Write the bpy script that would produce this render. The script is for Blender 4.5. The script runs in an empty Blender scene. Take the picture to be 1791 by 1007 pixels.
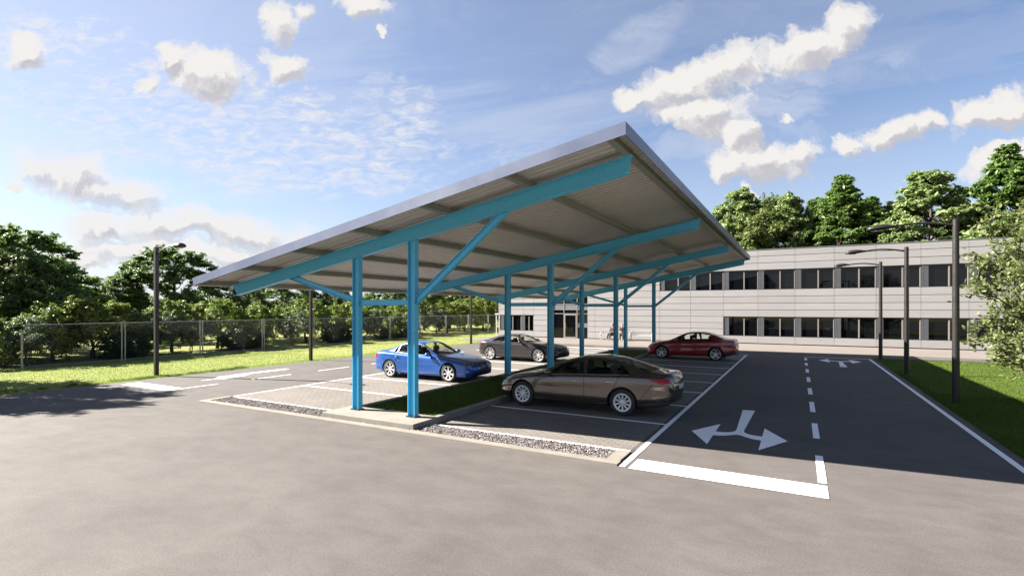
import bpy, bmesh, math, random
import numpy as np
from mathutils import Vector, Matrix
R = math.radians
PI = math.pi
random.seed(11)
RNG = np.random.default_rng(7)
scene = bpy.context.scene
C = scene.collection

# ------------------------------------------------------------------ helpers
def link(o, parent=None):
    C.objects.link(o)
    if parent is not None:
        o.parent = parent
    return o

def tag(o, label=None, cat=None, group=None, kind=None):
    if label: o['label'] = label
    if cat: o['category'] = cat
    if group: o['group'] = group
    if kind: o['kind'] = kind
    return o

def thing(name, label, cat, loc=(0, 0, 0), rz=0.0, group=None, scale=None):
    o = bpy.data.objects.new(name, None)
    o.empty_display_size = .2
    C.objects.link(o)
    o.location = loc
    o.rotation_euler = (0, 0, rz)
    if scale: o.scale = scale
    return tag(o, label, cat, group)

def copy_thing(root, loc, rz=0.0, scale=None, label=None):
    r = root.copy(); C.objects.link(r)
    r.location = loc; r.rotation_euler = (0, 0, rz)
    if scale: r.scale = scale
    if label: r['label'] = label
    for ch in list(root.children):
        c = ch.copy(); C.objects.link(c); c.parent = r
        for g in list(ch.children):
            d = g.copy(); C.objects.link(d); d.parent = c
    return r

class MB:
    """collects simple shapes, builds ONE mesh object"""
    def __init__(s):
        s.v = []; s.f = []; s.smooth = []
    def add(s, vs, fs, smooth=False):
        n = len(s.v)
        s.v += [tuple(v) for v in vs]
        s.f += [tuple(i + n for i in f) for f in fs]
        s.smooth += [smooth] * len(fs)
        return s
    def box(s, x0, y0, z0, x1, y1, z1, bev=0.0):
        if x0 > x1: x0, x1 = x1, x0
        if y0 > y1: y0, y1 = y1, y0
        if z0 > z1: z0, z1 = z1, z0
        if bev > 0:
            b = bev
            # chamfered top edges
            vs = [(x0, y0, z0), (x1, y0, z0), (x1, y1, z0), (x0, y1, z0),
                  (x0, y0, z1 - b), (x1, y0, z1 - b), (x1, y1, z1 - b), (x0, y1, z1 - b),
                  (x0 + b, y0 + b, z1), (x1 - b, y0 + b, z1), (x1 - b, y1 - b, z1), (x0 + b, y1 - b, z1)]
            fs = [(0, 3, 2, 1), (0, 1, 5, 4), (1, 2, 6, 5), (2, 3, 7, 6), (3, 0, 4, 7),
                  (4, 5, 9, 8), (5, 6, 10, 9), (6, 7, 11, 10), (7, 4, 8, 11), (8, 9, 10, 11)]
            return s.add(vs, fs)
        vs = [(x0, y0, z0), (x1, y0, z0), (x1, y1, z0), (x0, y1, z0),
              (x0, y0, z1), (x1, y0, z1), (x1, y1, z1), (x0, y1, z1)]
        fs = [(0, 3, 2, 1), (4, 5, 6, 7), (0, 1, 5, 4), (1, 2, 6, 5), (2, 3, 7, 6), (3, 0, 4, 7)]
        return s.add(vs, fs)
    def rect(s, x0, y0, x1, y1, z, sub=1):
        return s.add([(x0, y0, z), (x1, y0, z), (x1, y1, z), (x0, y1, z)], [(0, 1, 2, 3)])
    def poly(s, pts, z):
        a = sum(pts[i][0] * pts[(i + 1) % len(pts)][1] - pts[(i + 1) % len(pts)][0] * pts[i][1] for i in range(len(pts)))
        if a < 0: pts = pts[::-1]
        return s.add([(p[0], p[1], z) for p in pts], [tuple(range(len(pts)))])
    def polyY(s, pts, y0, y1):
        """polygon in XZ extruded from y0 to y1"""
        n = len(pts)
        a = sum(pts[i][0] * pts[(i + 1) % n][1] - pts[(i + 1) % n][0] * pts[i][1] for i in range(n))
        if a < 0: pts = pts[::-1]
        vs = [(p[0], y0, p[1]) for p in pts] + [(p[0], y1, p[1]) for p in pts]
        fs = [tuple(range(n)), tuple(range(2 * n - 1, n - 1, -1))]
        for i in range(n):
            j = (i + 1) % n
            fs.append((i, i + n, j + n, j))
        return s.add(vs, fs)
    def tube(s, pts, rad, n=8, cap=True, smooth=True):
        pts = [Vector(p) for p in pts]
        if not hasattr(rad, '__len__'): rad = [rad] * len(pts)
        vs = []; fs = []
        prev = None
        for i, p in enumerate(pts):
            if i == 0: d = pts[1] - pts[0]
            elif i == len(pts) - 1: d = pts[-1] - pts[-2]
            else: d = pts[i + 1] - pts[i - 1]
            d.normalize()
            if prev is None:
                a = Vector((0, 0, 1)) if abs(d.z) < .9 else Vector((1, 0, 0))
                u = d.cross(a).normalized()
            else:
                u = (prev - d * prev.dot(d)).normalized()
            prev = u
            w = d.cross(u)
            for k in range(n):
                t = 2 * PI * k / n
                vs.append(p + (u * math.cos(t) + w * math.sin(t)) * rad[i])
        for i in range(len(pts) - 1):
            for k in range(n):
                a = i * n + k; b = i * n + (k + 1) % n
                fs.append((a, b, b + n, a + n))
        s.add(vs, fs, smooth)
        if cap:
            m = len(vs)
            s.add(vs[:n], [tuple(range(n - 1, -1, -1))]); s.add(vs[m - n:], [tuple(range(n))])
        return s
    def lathe(s, prof, axis='z', n=24, center=(0, 0, 0), smooth=True, close=False):
        """prof: list of (r, h)"""
        vs = []; fs = []
        for r, h in prof:
            for k in range(n):
                t = 2 * PI * k / n
                a, b = r * math.cos(t), r * math.sin(t)
                if axis == 'z': v = (a, b, h)
                elif axis == 'y': v = (a, h, b)
                else: v = (h, a, b)
                vs.append((v[0] + center[0], v[1] + center[1], v[2] + center[2]))
        m = len(prof)
        for i in range(m if close else m - 1):
            j = (i + 1) % m
            for k in range(n):
                l = (k + 1) % n
                fs.append((i * n + k, i * n + l, j * n + l, j * n + k))
        return s.add(vs, fs, smooth)
    def build(s, name, mat, parent=None, bevel=0.0, fixn=False):
        me = bpy.data.meshes.new(name)
        me.from_pydata(s.v, [], s.f)
        me.polygons.foreach_set('use_smooth', s.smooth)
        me.update()
        if fixn:
            bm = bmesh.new(); bm.from_mesh(me)
            bmesh.ops.recalc_face_normals(bm, faces=bm.faces)
            bm.to_mesh(me); bm.free()
        if mat: me.materials.append(mat)
        o = bpy.data.objects.new(name, me)
        link(o, parent)
        if bevel > 0:
            m = o.modifiers.new('bevel', 'BEVEL'); m.width = bevel; m.segments = 2; m.limit_method = 'ANGLE'
        return o

def np_mesh(name, verts, faces_n, nper, mat, smooth=False):
    """verts (N,3) float; faces are consecutive groups of nper verts"""
    me = bpy.data.meshes.new(name)
    nv = len(verts); nf = nv // nper
    me.vertices.add(nv); me.vertices.foreach_set('co', np.asarray(verts, dtype=np.float32).ravel())
    me.loops.add(nv); me.loops.foreach_set('vertex_index', np.arange(nv, dtype=np.int32))
    me.polygons.add(nf)
    me.polygons.foreach_set('loop_start', np.arange(0, nv, nper, dtype=np.int32))
    if smooth: me.polygons.foreach_set('use_smooth', np.ones(nf, dtype=bool))
    me.update(calc_edges=True)
    me.validate()
    if mat: me.materials.append(mat)
    return me

# ------------------------------------------------------------------ materials
class NT:
    def __init__(s, nt): s.nt = nt; s.n = nt.nodes; s.l = nt.links
    def node(s, typ, **kw):
        n = s.n.new(typ)
        ins = kw.pop('ins', {})
        for k, v in kw.items(): setattr(n, k, v)
        for k, v in ins.items():
            if isinstance(v, bpy.types.NodeSocket): s.l.new(v, n.inputs[k])
            else: n.inputs[k].default_value = v
        return n
    def math(s, op, a, b=None, c=None, clamp=False):
        ins = {0: a}
        if b is not None: ins[1] = b
        if c is not None: ins[2] = c
        n = s.node('ShaderNodeMath', operation=op, ins=ins); n.use_clamp = clamp
        return n.outputs[0]
    def mix(s, f, a, b):
        n = s.node('ShaderNodeMix', data_type='RGBA')
        for k, v in ((0, f), (6, a), (7, b)):
            if isinstance(v, bpy.types.NodeSocket): s.l.new(v, n.inputs[k])
            else: n.inputs[k].default_value = v if k == 0 else (v if len(v) == 4 else (*v, 1))
        return n.outputs[2]
    def ramp(s, f, stops, interp='LINEAR'):
        n = s.node('ShaderNodeValToRGB', ins={0: f})
        cr = n.color_ramp; cr.interpolation = interp
        while len(cr.elements) > 1: cr.elements.remove(cr.elements[-1])
        for i, (p, c) in enumerate(stops):
            e = cr.elements[0] if i == 0 else cr.elements.new(p)
            e.position = p
            if not hasattr(c, '__len__'): c = (c, c, c)
            e.color = c if len(c) == 4 else (*c, 1)
        return n.outputs[0]
    def noise(s, vec, scale, detail=3, rough=.5, out=0, dist=0.0):
        n = s.node('ShaderNodeTexNoise', ins={'Scale': scale, 'Detail': detail, 'Roughness': rough, 'Distortion': dist})
        if vec is not None: s.l.new(vec, n.inputs['Vector'])
        return n.outputs[out]
    def mapping(s, vec, loc=(0, 0, 0), rot=(0, 0, 0), scale=(1, 1, 1), typ='POINT'):
        return s.node('ShaderNodeMapping', vector_type=typ, ins={'Vector': vec, 'Location': loc, 'Rotation': rot, 'Scale': scale}).outputs[0]

def new_mat(name):
    m = bpy.data.materials.new(name); m.use_nodes = True
    t = NT(m.node_tree)
    b = t.n['Principled BSDF']
    return m, t, b

def pbr(name, col, rough=.5, metal=0.0, coat=0.0, var=0.0, vscale=3.0, bump=0.0, bscale=40.0, spec=.5, coat_rough=.03):
    m, t, b = new_mat(name)
    b.inputs['Roughness'].default_value = rough
    b.inputs['Metallic'].default_value = metal
    b.inputs['Coat Weight'].default_value = coat
    b.inputs['Coat Roughness'].default_value = coat_rough
    b.inputs['Specular IOR Level'].default_value = spec
    co = t.node('ShaderNodeTexCoord').outputs['Object']
    if var > 0:
        n = t.noise(co, vscale, 4, .6)
        c0 = tuple(c * (1 - var) for c in col); c1 = tuple(min(1, c * (1 + var)) for c in col)
        t.l.new(t.mix(t.ramp(n, [(.3, 0.), (.7, 1.)]), c0, c1), b.inputs['Base Color'])
        t.l.new(t.math('ADD', t.math('MULTIPLY', n, .2), rough - .1), b.inputs['Roughness'])
    else:
        b.inputs['Base Color'].default_value = (*col, 1)
    if bump > 0:
        n = t.noise(co, bscale, 3, .6)
        bn = t.node('ShaderNodeBump', ins={'Height': n, 'Strength': bump, 'Distance': .01})
        t.l.new(bn.outputs[0], b.inputs['Normal'])
    return m

M = {}
def asphalt(name, base, warm=0.0, amp=.28):
    m, t, b = new_mat(name)
    co = t.node('ShaderNodeNewGeometry').outputs['Position']
    big = t.noise(co, .35, 5, .6, dist=.4)
    mid = t.noise(t.mapping(co, scale=(1.1, 1.8, 1)), 1.3, 6, .68, dist=.35)
    fine = t.noise(co, 42, 3, .75)
    grit = t.node('ShaderNodeTexVoronoi', ins={'Vector': co, 'Scale': 70.0}).outputs['Distance']
    f = t.math('ADD', t.math('MULTIPLY', big, .45), t.math('MULTIPLY', mid, .55))
    f = t.ramp(f, [(.32, 0.), (.68, 1.)])
    c0 = tuple(c * (1 - amp) for c in base); c1 = tuple(c * (1 + amp * .75) for c in base)
    c = t.mix(f, c0, c1)
    sp = t.ramp(fine, [(.3, .72), (.5, 1.0), (.72, 1.22)])
    mm = t.node('ShaderNodeMix', data_type='RGBA', blend_type='MULTIPLY', ins={0: 1.0, 6: c, 7: sp})
    # small dark chips and thin hairline cracks
    vor = t.node('ShaderNodeTexVoronoi', feature='DISTANCE_TO_EDGE', ins={'Vector': t.node('ShaderNodeVectorMath', operation='ADD', ins={0: co, 1: t.node('ShaderNodeVectorMath', operation='SCALE', ins={0: t.noise(co, 1.7, 5, .7, out=1), 3: 1.6}).outputs[0]}).outputs[0], 'Scale': .36}).outputs['Distance']
    crack = t.math('LESS_THAN', vor, .0016)
    cm = t.ramp(t.noise(co, .45, 2, .5), [(.60, 0.), (.66, 1.)])
    crack = t.math('MULTIPLY', t.math('MULTIPLY', crack, cm), .35)
    col = t.mix(crack, mm.outputs[2], tuple(c * .4 for c in base))
    t.l.new(col, b.inputs['Base Color'])
    b.inputs['Roughness'].default_value = .86
    b.inputs['Specular IOR Level'].default_value = .3
    h = t.math('ADD', t.math('MULTIPLY', grit, .6), t.math('MULTIPLY', mid, 1.2))
    bn = t.node('ShaderNodeBump', ins={'Height': h, 'Strength': .22, 'Distance': .008})
    t.l.new(bn.outputs[0], b.inputs['Normal'])
    return m
M['asphalt'] = asphalt('asphalt', (.082, .0745, .070), amp=.27)
M['apron'] = asphalt('apron_paving', (0.1488, 0.1306, 0.1176), amp=.10)

def paver_mat():
    m, t, b = new_mat('block_paving')
    co = t.node('ShaderNodeNewGeometry').outputs['Position']
    mp = t.mapping(co, rot=(0, 0, 0))
    br = t.node('ShaderNodeTexBrick', offset=.5, ins={'Vector': mp, 'Color1': (.145, .130, .116, 1), 'Color2': (.118, .106, .095, 1), 'Mortar': (.045, .041, .036, 1),
              'Scale': 1.0, 'Mortar Size': .006, 'Mortar Smooth': .3, 'Bias': -.1, 'Brick Width': .22, 'Row Height': .11})
    big = t.noise(co, .5, 4, .6)
    sp = t.ramp(big, [(.3, .86), (.7, 1.12)])
    mm = t.node('ShaderNodeMix', data_type='RGBA', blend_type='MULTIPLY', ins={0: 1.0, 6: br.outputs[0], 7: sp})
    t.l.new(mm.outputs[2], b.inputs['Base Color'])
    b.inputs['Roughness'].default_value = .85
    h = t.math('ADD', t.math('MULTIPLY', br.outputs['Fac'], -1.0), t.math('MULTIPLY', t.noise(co, 60, 2, .6), .25))
    bn = t.node('ShaderNodeBump', ins={'Height': h, 'Strength': .8, 'Distance': .008})
    t.l.new(bn.outputs[0], b.inputs['Normal'])
    return m
M['paver'] = paver_mat()

def concrete_mat(name, col, pits=True):
    m, t, b = new_mat(name)
    co = t.node('ShaderNodeNewGeometry').outputs['Position']
    n = t.noise(co, 2.2, 6, .65)
    c = t.mix(t.ramp(n, [(.3, 0.), (.7, 1.)]), tuple(x * .82 for x in col), tuple(x * 1.1 for x in col))
    fine = t.ramp(t.noise(co, 90, 2, .6), [(.3, .85), (.7, 1.1)])
    mm = t.node('ShaderNodeMix', data_type='RGBA', blend_type='MULTIPLY', ins={0: 1.0, 6: c, 7: fine}).outputs[2]
    h = t.noise(co, 45, 4, .6)
    if pits:
        v = t.node('ShaderNodeTexVoronoi', ins={'Vector': co, 'Scale': 9.0, 'Randomness': 1.0})
        pit = t.ramp(v.outputs['Distance'], [(.06, 1.), (.12, 0.)])
        mm = t.mix(t.math('MULTIPLY', pit, .6), mm, tuple(x * .3 for x in col))
        h = t.math('SUBTRACT', h, t.math('MULTIPLY', pit, 1.5))
    t.l.new(mm, b.inputs['Base Color'])
    b.inputs['Roughness'].default_value = .88
    bn = t.node('ShaderNodeBump', ins={'Height': h, 'Strength': .5, 'Distance': .008})
    t.l.new(bn.outputs[0], b.inputs['Normal'])
    return m
M['concrete'] = concrete_mat('concrete', (0.18, 0.1675, 0.145))
M['kerb'] = concrete_mat('kerb_concrete', (0.18, 0.165, 0.14), pits=False)

def paint_mark():
    m, t, b = new_mat('road_paint')
    co = t.node('ShaderNodeNewGeometry').outputs['Position']
    n = t.noise(co, 9, 6, .7)
    w = t.noise(co, 55, 3, .7)
    k = t.ramp(t.math('ADD', t.math('MULTIPLY', n, .6), t.math('MULTIPLY', w, .4)), [(.30, .45), (.40, .85), (.50, 1.0)])
    c = t.mix(k, (.34, .32, .30), (.80, .80, .79))
    t.l.new(c, b.inputs['Base Color'])
    b.inputs['Roughness'].default_value = .6
    bn = t.node('ShaderNodeBump', ins={'Height': w, 'Strength': .25, 'Distance': .004})
    t.l.new(bn.outputs[0], b.inputs['Normal'])
    return m
M['mark'] = paint_mark()

def steel_paint(name, col):
    m, t, b = new_mat(name)
    co = t.node('ShaderNodeTexCoord').outputs['Object']
    v = t.noise(co, 26, 5, .75)
    c = t.mix(t.ramp(v, [(.34, 0.), (.66, 1.)]), tuple(x * .86 for x in col), tuple(min(1, x * 1.14) for x in col))
    sp = t.ramp(t.noise(co, 95, 2, .5), [(.70, 0.), (.76, 1.)])
    c = t.mix(t.math('MULTIPLY', sp, .35), c, (.25, .42, .50))
    t.l.new(c, b.inputs['Base Color'])
    b.inputs['Roughness'].default_value = .42
    b.inputs['Specular IOR Level'].default_value = .5
    bn = t.node('ShaderNodeBump', ins={'Height': v, 'Strength': .12, 'Distance': .004})
    t.l.new(bn.outputs[0], b.inputs['Normal'])
    return m
M['blue_steel'] = steel_paint('blue_steel', (.072, .385, .575))
M['purlin'] = pbr('purlin_steel', (.25, .245, .205), .55, .3, var=.08, vscale=2)
M['sheet'] = pbr('roof_sheet_metal', (.44, .41, .37), .5, .2, var=.06, vscale=.8)
M['fascia'] = pbr('fascia_metal', (.085, .105, .175), .38, 0.0, var=.06, vscale=1.2, spec=.7)
M['lamp_metal'] = pbr('lamp_post_metal', (.028, .025, .024), .42, .4, var=.15, vscale=6)
M['lens'] = pbr('lamp_lens', (.55, .55, .52), .25)
M['galv'] = pbr('galvanised_steel', (0.276, 0.282, 0.276), .42, .7, var=.12, vscale=4)
M['wire'] = pbr('fence_wire', (.075, .078, .075), .95, .0, spec=.05)
M['stone'] = None

def gravel_mat():
    m, t, b = new_mat('gravel_stone')
    r = t.node('ShaderNodeNewGeometry').outputs['Random Per Island']
    c = t.ramp(r, [(0., (.03, .027, .03)), (.3, (.085, .075, .078)), (.55, (.17, .15, .15)), (.8, (.32, .29, .28)), (1., (.14, .105, .10))])
    t.l.new(c, b.inputs['Base Color']); b.inputs['Roughness'].default_value = .8
    return m
M['gravel'] = gravel_mat()
M['gravel_bed'] = pbr('gravel_bed', (0.025, 0.0225, 0.0225), .95, var=.3, vscale=30)

def lawn_mat(name, c0, c1, c2):
    m, t, b = new_mat(name)
    co = t.node('ShaderNodeNewGeometry').outputs['Position']
    a = t.noise(t.mapping(co, scale=(1, .8, 1)), .35, 5, .6)
    bb = t.noise(co, 9, 5, .75)
    c = t.mix(t.ramp(a, [(.35, 0.), (.65, 1.)]), c0, c1)
    c = t.mix(t.ramp(bb, [(.35, .0), (.75, .55)]), c, c2)
    t.l.new(c, b.inputs['Base Color']); b.inputs['Roughness'].default_value = .9
    b.inputs['Specular IOR Level'].default_value = .1
    bn = t.node('ShaderNodeBump', ins={'Height': t.noise(co, 22, 4, .8), 'Strength': .9, 'Distance': .04})
    t.l.new(bn.outputs[0], b.inputs['Normal'])
    return m
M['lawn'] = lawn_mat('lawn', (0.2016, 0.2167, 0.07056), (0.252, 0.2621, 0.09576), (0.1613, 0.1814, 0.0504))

def leaf_mat(name, stops, trans=.35, rough=.5, spec=.35):
    m, t, b = new_mat(name)
    g = t.node('ShaderNodeNewGeometry')
    oi = t.node('ShaderNodeObjectInfo').outputs['Random']
    co = t.node('ShaderNodeTexCoord').outputs['Object']
    n = t.noise(co, .9, 3, .6)
    f = t.math('ADD', t.math('MULTIPLY', g.outputs['Random Per Island'], .55), t.math('MULTIPLY', n, .55))
    f = t.math('ADD', f, t.math('MULTIPLY', t.math('SUBTRACT', oi, .5), .16), clamp=True)
    c = t.ramp(f, stops)
    t.l.new(c, b.inputs['Base Color'])
    b.inputs['Roughness'].default_value = rough
    b.inputs['Specular IOR Level'].default_value = spec
    tr = t.node('ShaderNodeBsdfTranslucent', ins={'Color': t.mix(.5, c, (.24, .42, .08))})
    mx = t.node('ShaderNodeMixShader', ins={0: trans, 1: b.outputs[0], 2: tr.outputs[0]})
    t.l.new(mx.outputs[0], t.n['Material Output'].inputs['Surface'])
    return m
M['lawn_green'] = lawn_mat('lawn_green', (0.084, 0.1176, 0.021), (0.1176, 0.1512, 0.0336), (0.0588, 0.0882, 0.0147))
M['leaf_dark'] = leaf_mat('leaf_dark', [(.15, (0.02057, 0.04675, 0.00935)), (.5, (0.05363, 0.1001, 0.02145)), (.85, (0.1331, 0.1936, 0.0484))], .3)
M['leaf_mid'] = leaf_mat('leaf_mid', [(.15, (0.04675, 0.06545, 0.02057)), (.5, (0.0858, 0.1108, 0.03218)), (.85, (0.1633, 0.1815, 0.0605))], .28)
M['leaf_light'] = leaf_mat('leaf_light', [(.15, (.07, .105, .03)), (.5, (.15, .20, .07)), (.85, (.30, .34, .17))], .35)
M['leaf_yellow'] = leaf_mat('leaf_yellow', [(.15, (0.05142, 0.0748, 0.01122)), (.5, (0.1073, 0.1323, 0.01788)), (.85, (0.2541, 0.2601, 0.04235))], .32)
M['leaf_grey'] = leaf_mat('leaf_grey', [(.15, (0.051, 0.0663, 0.0408)), (.5, (0.078, 0.0975, 0.0624)), (.85, (0.132, 0.1518, 0.099))], .22)
M['leaf_near'] = leaf_mat('leaf_near', [(.12, (0.045, 0.054, 0.018)), (.5, (0.1215, 0.135, 0.054)), (.88, (0.225, 0.2385, 0.126))], .30, rough=.6, spec=.15)
M['leaf_hedge'] = leaf_mat('leaf_hedge', [(.15, (0.0096, 0.021, 0.0072)), (.5, (0.021, 0.042, 0.0132)), (.85, (0.042, 0.072, 0.021))], .15)
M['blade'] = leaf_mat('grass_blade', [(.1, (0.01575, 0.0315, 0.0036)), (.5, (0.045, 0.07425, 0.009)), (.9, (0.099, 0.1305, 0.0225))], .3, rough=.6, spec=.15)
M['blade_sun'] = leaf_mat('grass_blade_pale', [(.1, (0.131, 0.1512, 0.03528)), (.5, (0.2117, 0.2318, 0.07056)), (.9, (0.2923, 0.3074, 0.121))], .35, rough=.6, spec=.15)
M['bark'] = pbr('bark', (0.06, 0.0468, 0.036), .9, var=.35, vscale=7, bump=.8, bscale=18)
M['panel'] = None
def clad_mat():
    m, t, b = new_mat('cladding_metal')
    co = t.node('ShaderNodeTexCoord').outputs['Object']
    n = t.noise(t.mapping(co, scale=(.35, 1, 2.2)), 1.4, 4, .6)
    c = t.mix(t.ramp(n, [(.3, 0.), (.7, 1.)]), (.268, .257, .259), (.300, .287, .287))
    isl = t.node('ShaderNodeNewGeometry').outputs['Random Per Island']
    k = t.ramp(isl, [(0., .955), (1., 1.03)])
    mm = t.node('ShaderNodeMix', data_type='RGBA', blend_type='MULTIPLY', ins={0: 1.0, 6: c, 7: k}).outputs[2]
    t.l.new(mm, b.inputs['Base Color'])
    b.inputs['Roughness'].default_value = .5; b.inputs['Metallic'].default_value = .15
    return m
M['clad'] = clad_mat()
M['joint'] = pbr('cladding_joint', (.07, .065, .065), .8)
M['grey_panel'] = pbr('grey_window_panel', (0.072, 0.075, 0.084), .45, .2, var=.05)
M['mullion'] = pbr('window_mullion', (0.21, 0.1925, 0.17), .45, .2)
M['pane'] = pbr('dark_window_glass', (.003, .0035, .005), .02, 0., spec=.35)
M['spandrel'] = pbr('spandrel_glass', (.14, .15, .17), .12, 0., spec=.8)
M['roofing'] = pbr('roofing', (0.1, 0.1, 0.1), .9, var=.2)
M['white_metal'] = pbr('white_painted_metal', (.36, .355, .35), .5)
M['drain'] = pbr('drain_iron', (.03, .03, .032), .6, .3)
# ------------------------------------------------------------------ camera, sun, sky
CX, HY, FP, CH = 895.5, 539.0, 901.0, 2.58
YAW = math.atan2(1397 - 895.5, 901)
ca, sa = math.cos(YAW), math.sin(YAW)
def at(u, d):
    """place at photo column u and depth d (metres)"""
    r = (u - CX) / FP * d
    return (-sa * d + ca * r, ca * d + sa * r)
def atX(u, X):
    r = (u - CX) / FP
    return X / (-sa + ca * r) * (ca + sa * r)
cam_d = bpy.data.cameras.new('camera'); cam = bpy.data.objects.new('camera', cam_d); C.objects.link(cam)
cam.location = (0, 0, CH); cam.rotation_euler = (R(90), 0, YAW)
cam_d.sensor_width = 36; cam_d.lens = FP / 1791 * 36; cam_d.shift_y = (HY - 503.5) / 1791
cam_d.clip_end = 3000; cam_d.clip_start = .1
scene.camera = cam

SUN = Vector((-1.41, -.43, 1.0)).normalized()       # towards the sun
sun_d = bpy.data.lights.new('sun', 'SUN'); sun = bpy.data.objects.new('sun', sun_d); C.objects.link(sun)
sun_d.energy = 5.0; sun_d.angle = R(.55); sun_d.color = (1.0, .93, .83)
sun.rotation_euler = SUN.to_track_quat('Z', 'Y').to_euler()
sun.location = (-20, -10, 30)

scene.view_settings.view_transform = 'Standard'
scene.view_settings.look = 'None'
EXPO = 2.4
scene.view_settings.exposure = EXPO
scene.view_settings.gamma = 1

w = bpy.data.worlds.new('World'); scene.world = w; w.use_nodes = True
t = NT(w.node_tree)
for n in list(t.n): t.n.remove(n)
out = t.node('ShaderNodeOutputWorld')
bg = t.node('ShaderNodeBackground'); WS = .05; bg.inputs[1].default_value = WS
t.l.new(bg.outputs[0], out.inputs[0])
el = math.asin(SUN.z)
sky = t.node('ShaderNodeTexSky', sky_type='NISHITA', sun_disc=False)
sky.sun_elevation = el; sky.sun_rotation = math.atan2(SUN.x, SUN.y)
sky.air_density = 1.0; sky.dust_density = .6; sky.ozone_density = 1.6
D = t.node('ShaderNodeTexCoord').outputs['Generated']
def dot(v):
    return t.node('ShaderNodeVectorMath', operation='DOT_PRODUCT', ins={0: D, 1: v}).outputs['Value']
fw = t.math('MAXIMUM', dot((-sa, ca, 0)), .05)
pu = t.math('DIVIDE', dot((ca, sa, 0)), fw)
sep = t.node('ShaderNodeSeparateXYZ', ins={0: D})
pz = sep.outputs['Z']
pv = t.math('DIVIDE', pz, fw)
uv = t.node('ShaderNodeCombineXYZ', ins={0: pu, 1: pv, 2: 0.0}).outputs[0]
def px(u, v): return ((u - CX) / FP, -(v - HY) / FP)
# domain warp so that cloud outlines billow
w1 = t.noise(uv, 11.0, 8, .60, out=1)
warp = t.node('ShaderNodeVectorMath', operation='SCALE', ins={0: t.node('ShaderNodeVectorMath', operation='SUBTRACT', ins={0: w1, 1: (.5, .5, .5)}).outputs[0], 3: .10}).outputs[0]
uvw = t.node('ShaderNodeVectorMath', operation='ADD', ins={0: uv, 1: warp}).outputs[0]
def blobs(vec, lst):
    acc = None
    for (u, v, ru, rv, rot) in lst:
        a, b_ = px(u, v)
        mp = t.mapping(vec, loc=(a, b_, 0), rot=(0, 0, R(-rot)), scale=(ru / FP, rv / FP, 1), typ='TEXTURE')
        L = t.node('ShaderNodeVectorMath', operation='LENGTH', ins={0: mp}).outputs['Value']
        f = t.math('SUBTRACT', 1.0, L)
        acc = f if acc is None else t.math('MAXIMUM', acc, f)
    return acc
CUM = [(352, 128, 96, 50, 16), (300, 104, 50, 28, 0), (256, 143, 22, 28, 0), (497, 119, 56, 31, 12), (489, 38, 35, 38, 0), (534, 17, 32, 23, 0),
       (640, 14, 56, 24, 0), (669, 62, 12, 9, 20), (42, 91, 46, 27, 0), (15, 326, 22, 15, 0),
       (1478, 52, 62, 44, -25), (1400, 90, 85, 44, -18), (1290, 112, 105, 44, -18), (1180, 152, 100, 40, -18), (1115, 168, 46, 22, -10),
       (1235, 195, 92, 50, 0), (1290, 235, 50, 36, 30), (1335, 284, 108, 40, -6), (1275, 298, 46, 32, 0), (1400, 270, 44, 30, 0),
       (1560, 236, 100, 32, -20), (1480, 258, 46, 20, -10), (1625, 222, 42, 26, 0), (1745, 192, 104, 44, -12), (1745, 280, 104, 34, -14),
       (1377, 210, 18, 13, 0), (1320, 334, 22, 11, 0)]
LOW = [(125, 305, 130, 46, 12), (190, 335, 110, 40, 8), (70, 290, 62, 30, 0), (300, 395, 190, 40, 2), (190, 398, 90, 34, 0), (430, 405, 150, 40, 6), (300, 446, 330, 30, 2), (120, 455, 160, 22, 0),
       (10, 405, 40, 14, 0)]
def fbm(vec, s, d=8, r=.6): return t.noise(vec, s, d, r)
def dens(vec, vw):
    n1 = t.math('SUBTRACT', fbm(vw, 15.0, 8, .60), .5)
    n2 = t.math('SUBTRACT', fbm(vec, 5.0, 4, .5), .5)
    nn = t.math('ADD', t.math('MULTIPLY', n1, 1.65), t.math('MULTIPLY', n2, .8))
    c1 = t.math('ADD', t.math('MAXIMUM', blobs(vw, CUM), -1.0), nn)
    c2 = t.math('ADD', t.math('MAXIMUM', blobs(vw, LOW), -1.0), t.math('MULTIPLY', nn, .95))
    return c1, c2, n1
nz2 = t.math('SUBTRACT', fbm(uv, 6.0, 6, .55), .5)
d1, d2, nz = dens(uv, uvw)
lo = (-.012, .020, 0)
uvs = t.node('ShaderNodeVectorMath', operation='ADD', ins={0: uv, 1: lo}).outputs[0]
uvws = t.node('ShaderNodeVectorMath', operation='ADD', ins={0: uvw, 1: lo}).outputs[0]
e1, e2, _ = dens(uvs, uvws)
a1 = t.ramp(d1, [(.0, 0.), (.10, .22), (.26, .72), (.48, 1.)], 'EASE')
a2 = t.math('MULTIPLY', t.ramp(d2, [(.0, 0.), (.14, .25), (.36, .7), (.62, 1.)], 'EASE'), .92)
alpha = t.math('MAXIMUM', a1, a2)
dm = t.math('MAXIMUM', d1, d2)
relief = t.math('SUBTRACT', t.math('MAXIMUM', e1, e2), dm)       # >0 : thicker towards the light, so shaded
shade = t.math('ADD', t.math('MULTIPLY', relief, 2.1), t.math('MULTIPLY', dm, .50))
shade = t.ramp(shade, [(.08, 0.), (.50, .62), (.95, 1.)], 'EASE')
K = 1.0 / WS / (2 ** EXPO)
ccol = t.mix(shade, tuple(K * x for x in (.90, .875, .855)), tuple(K * x for x in (.58, .57, .61)))
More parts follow.
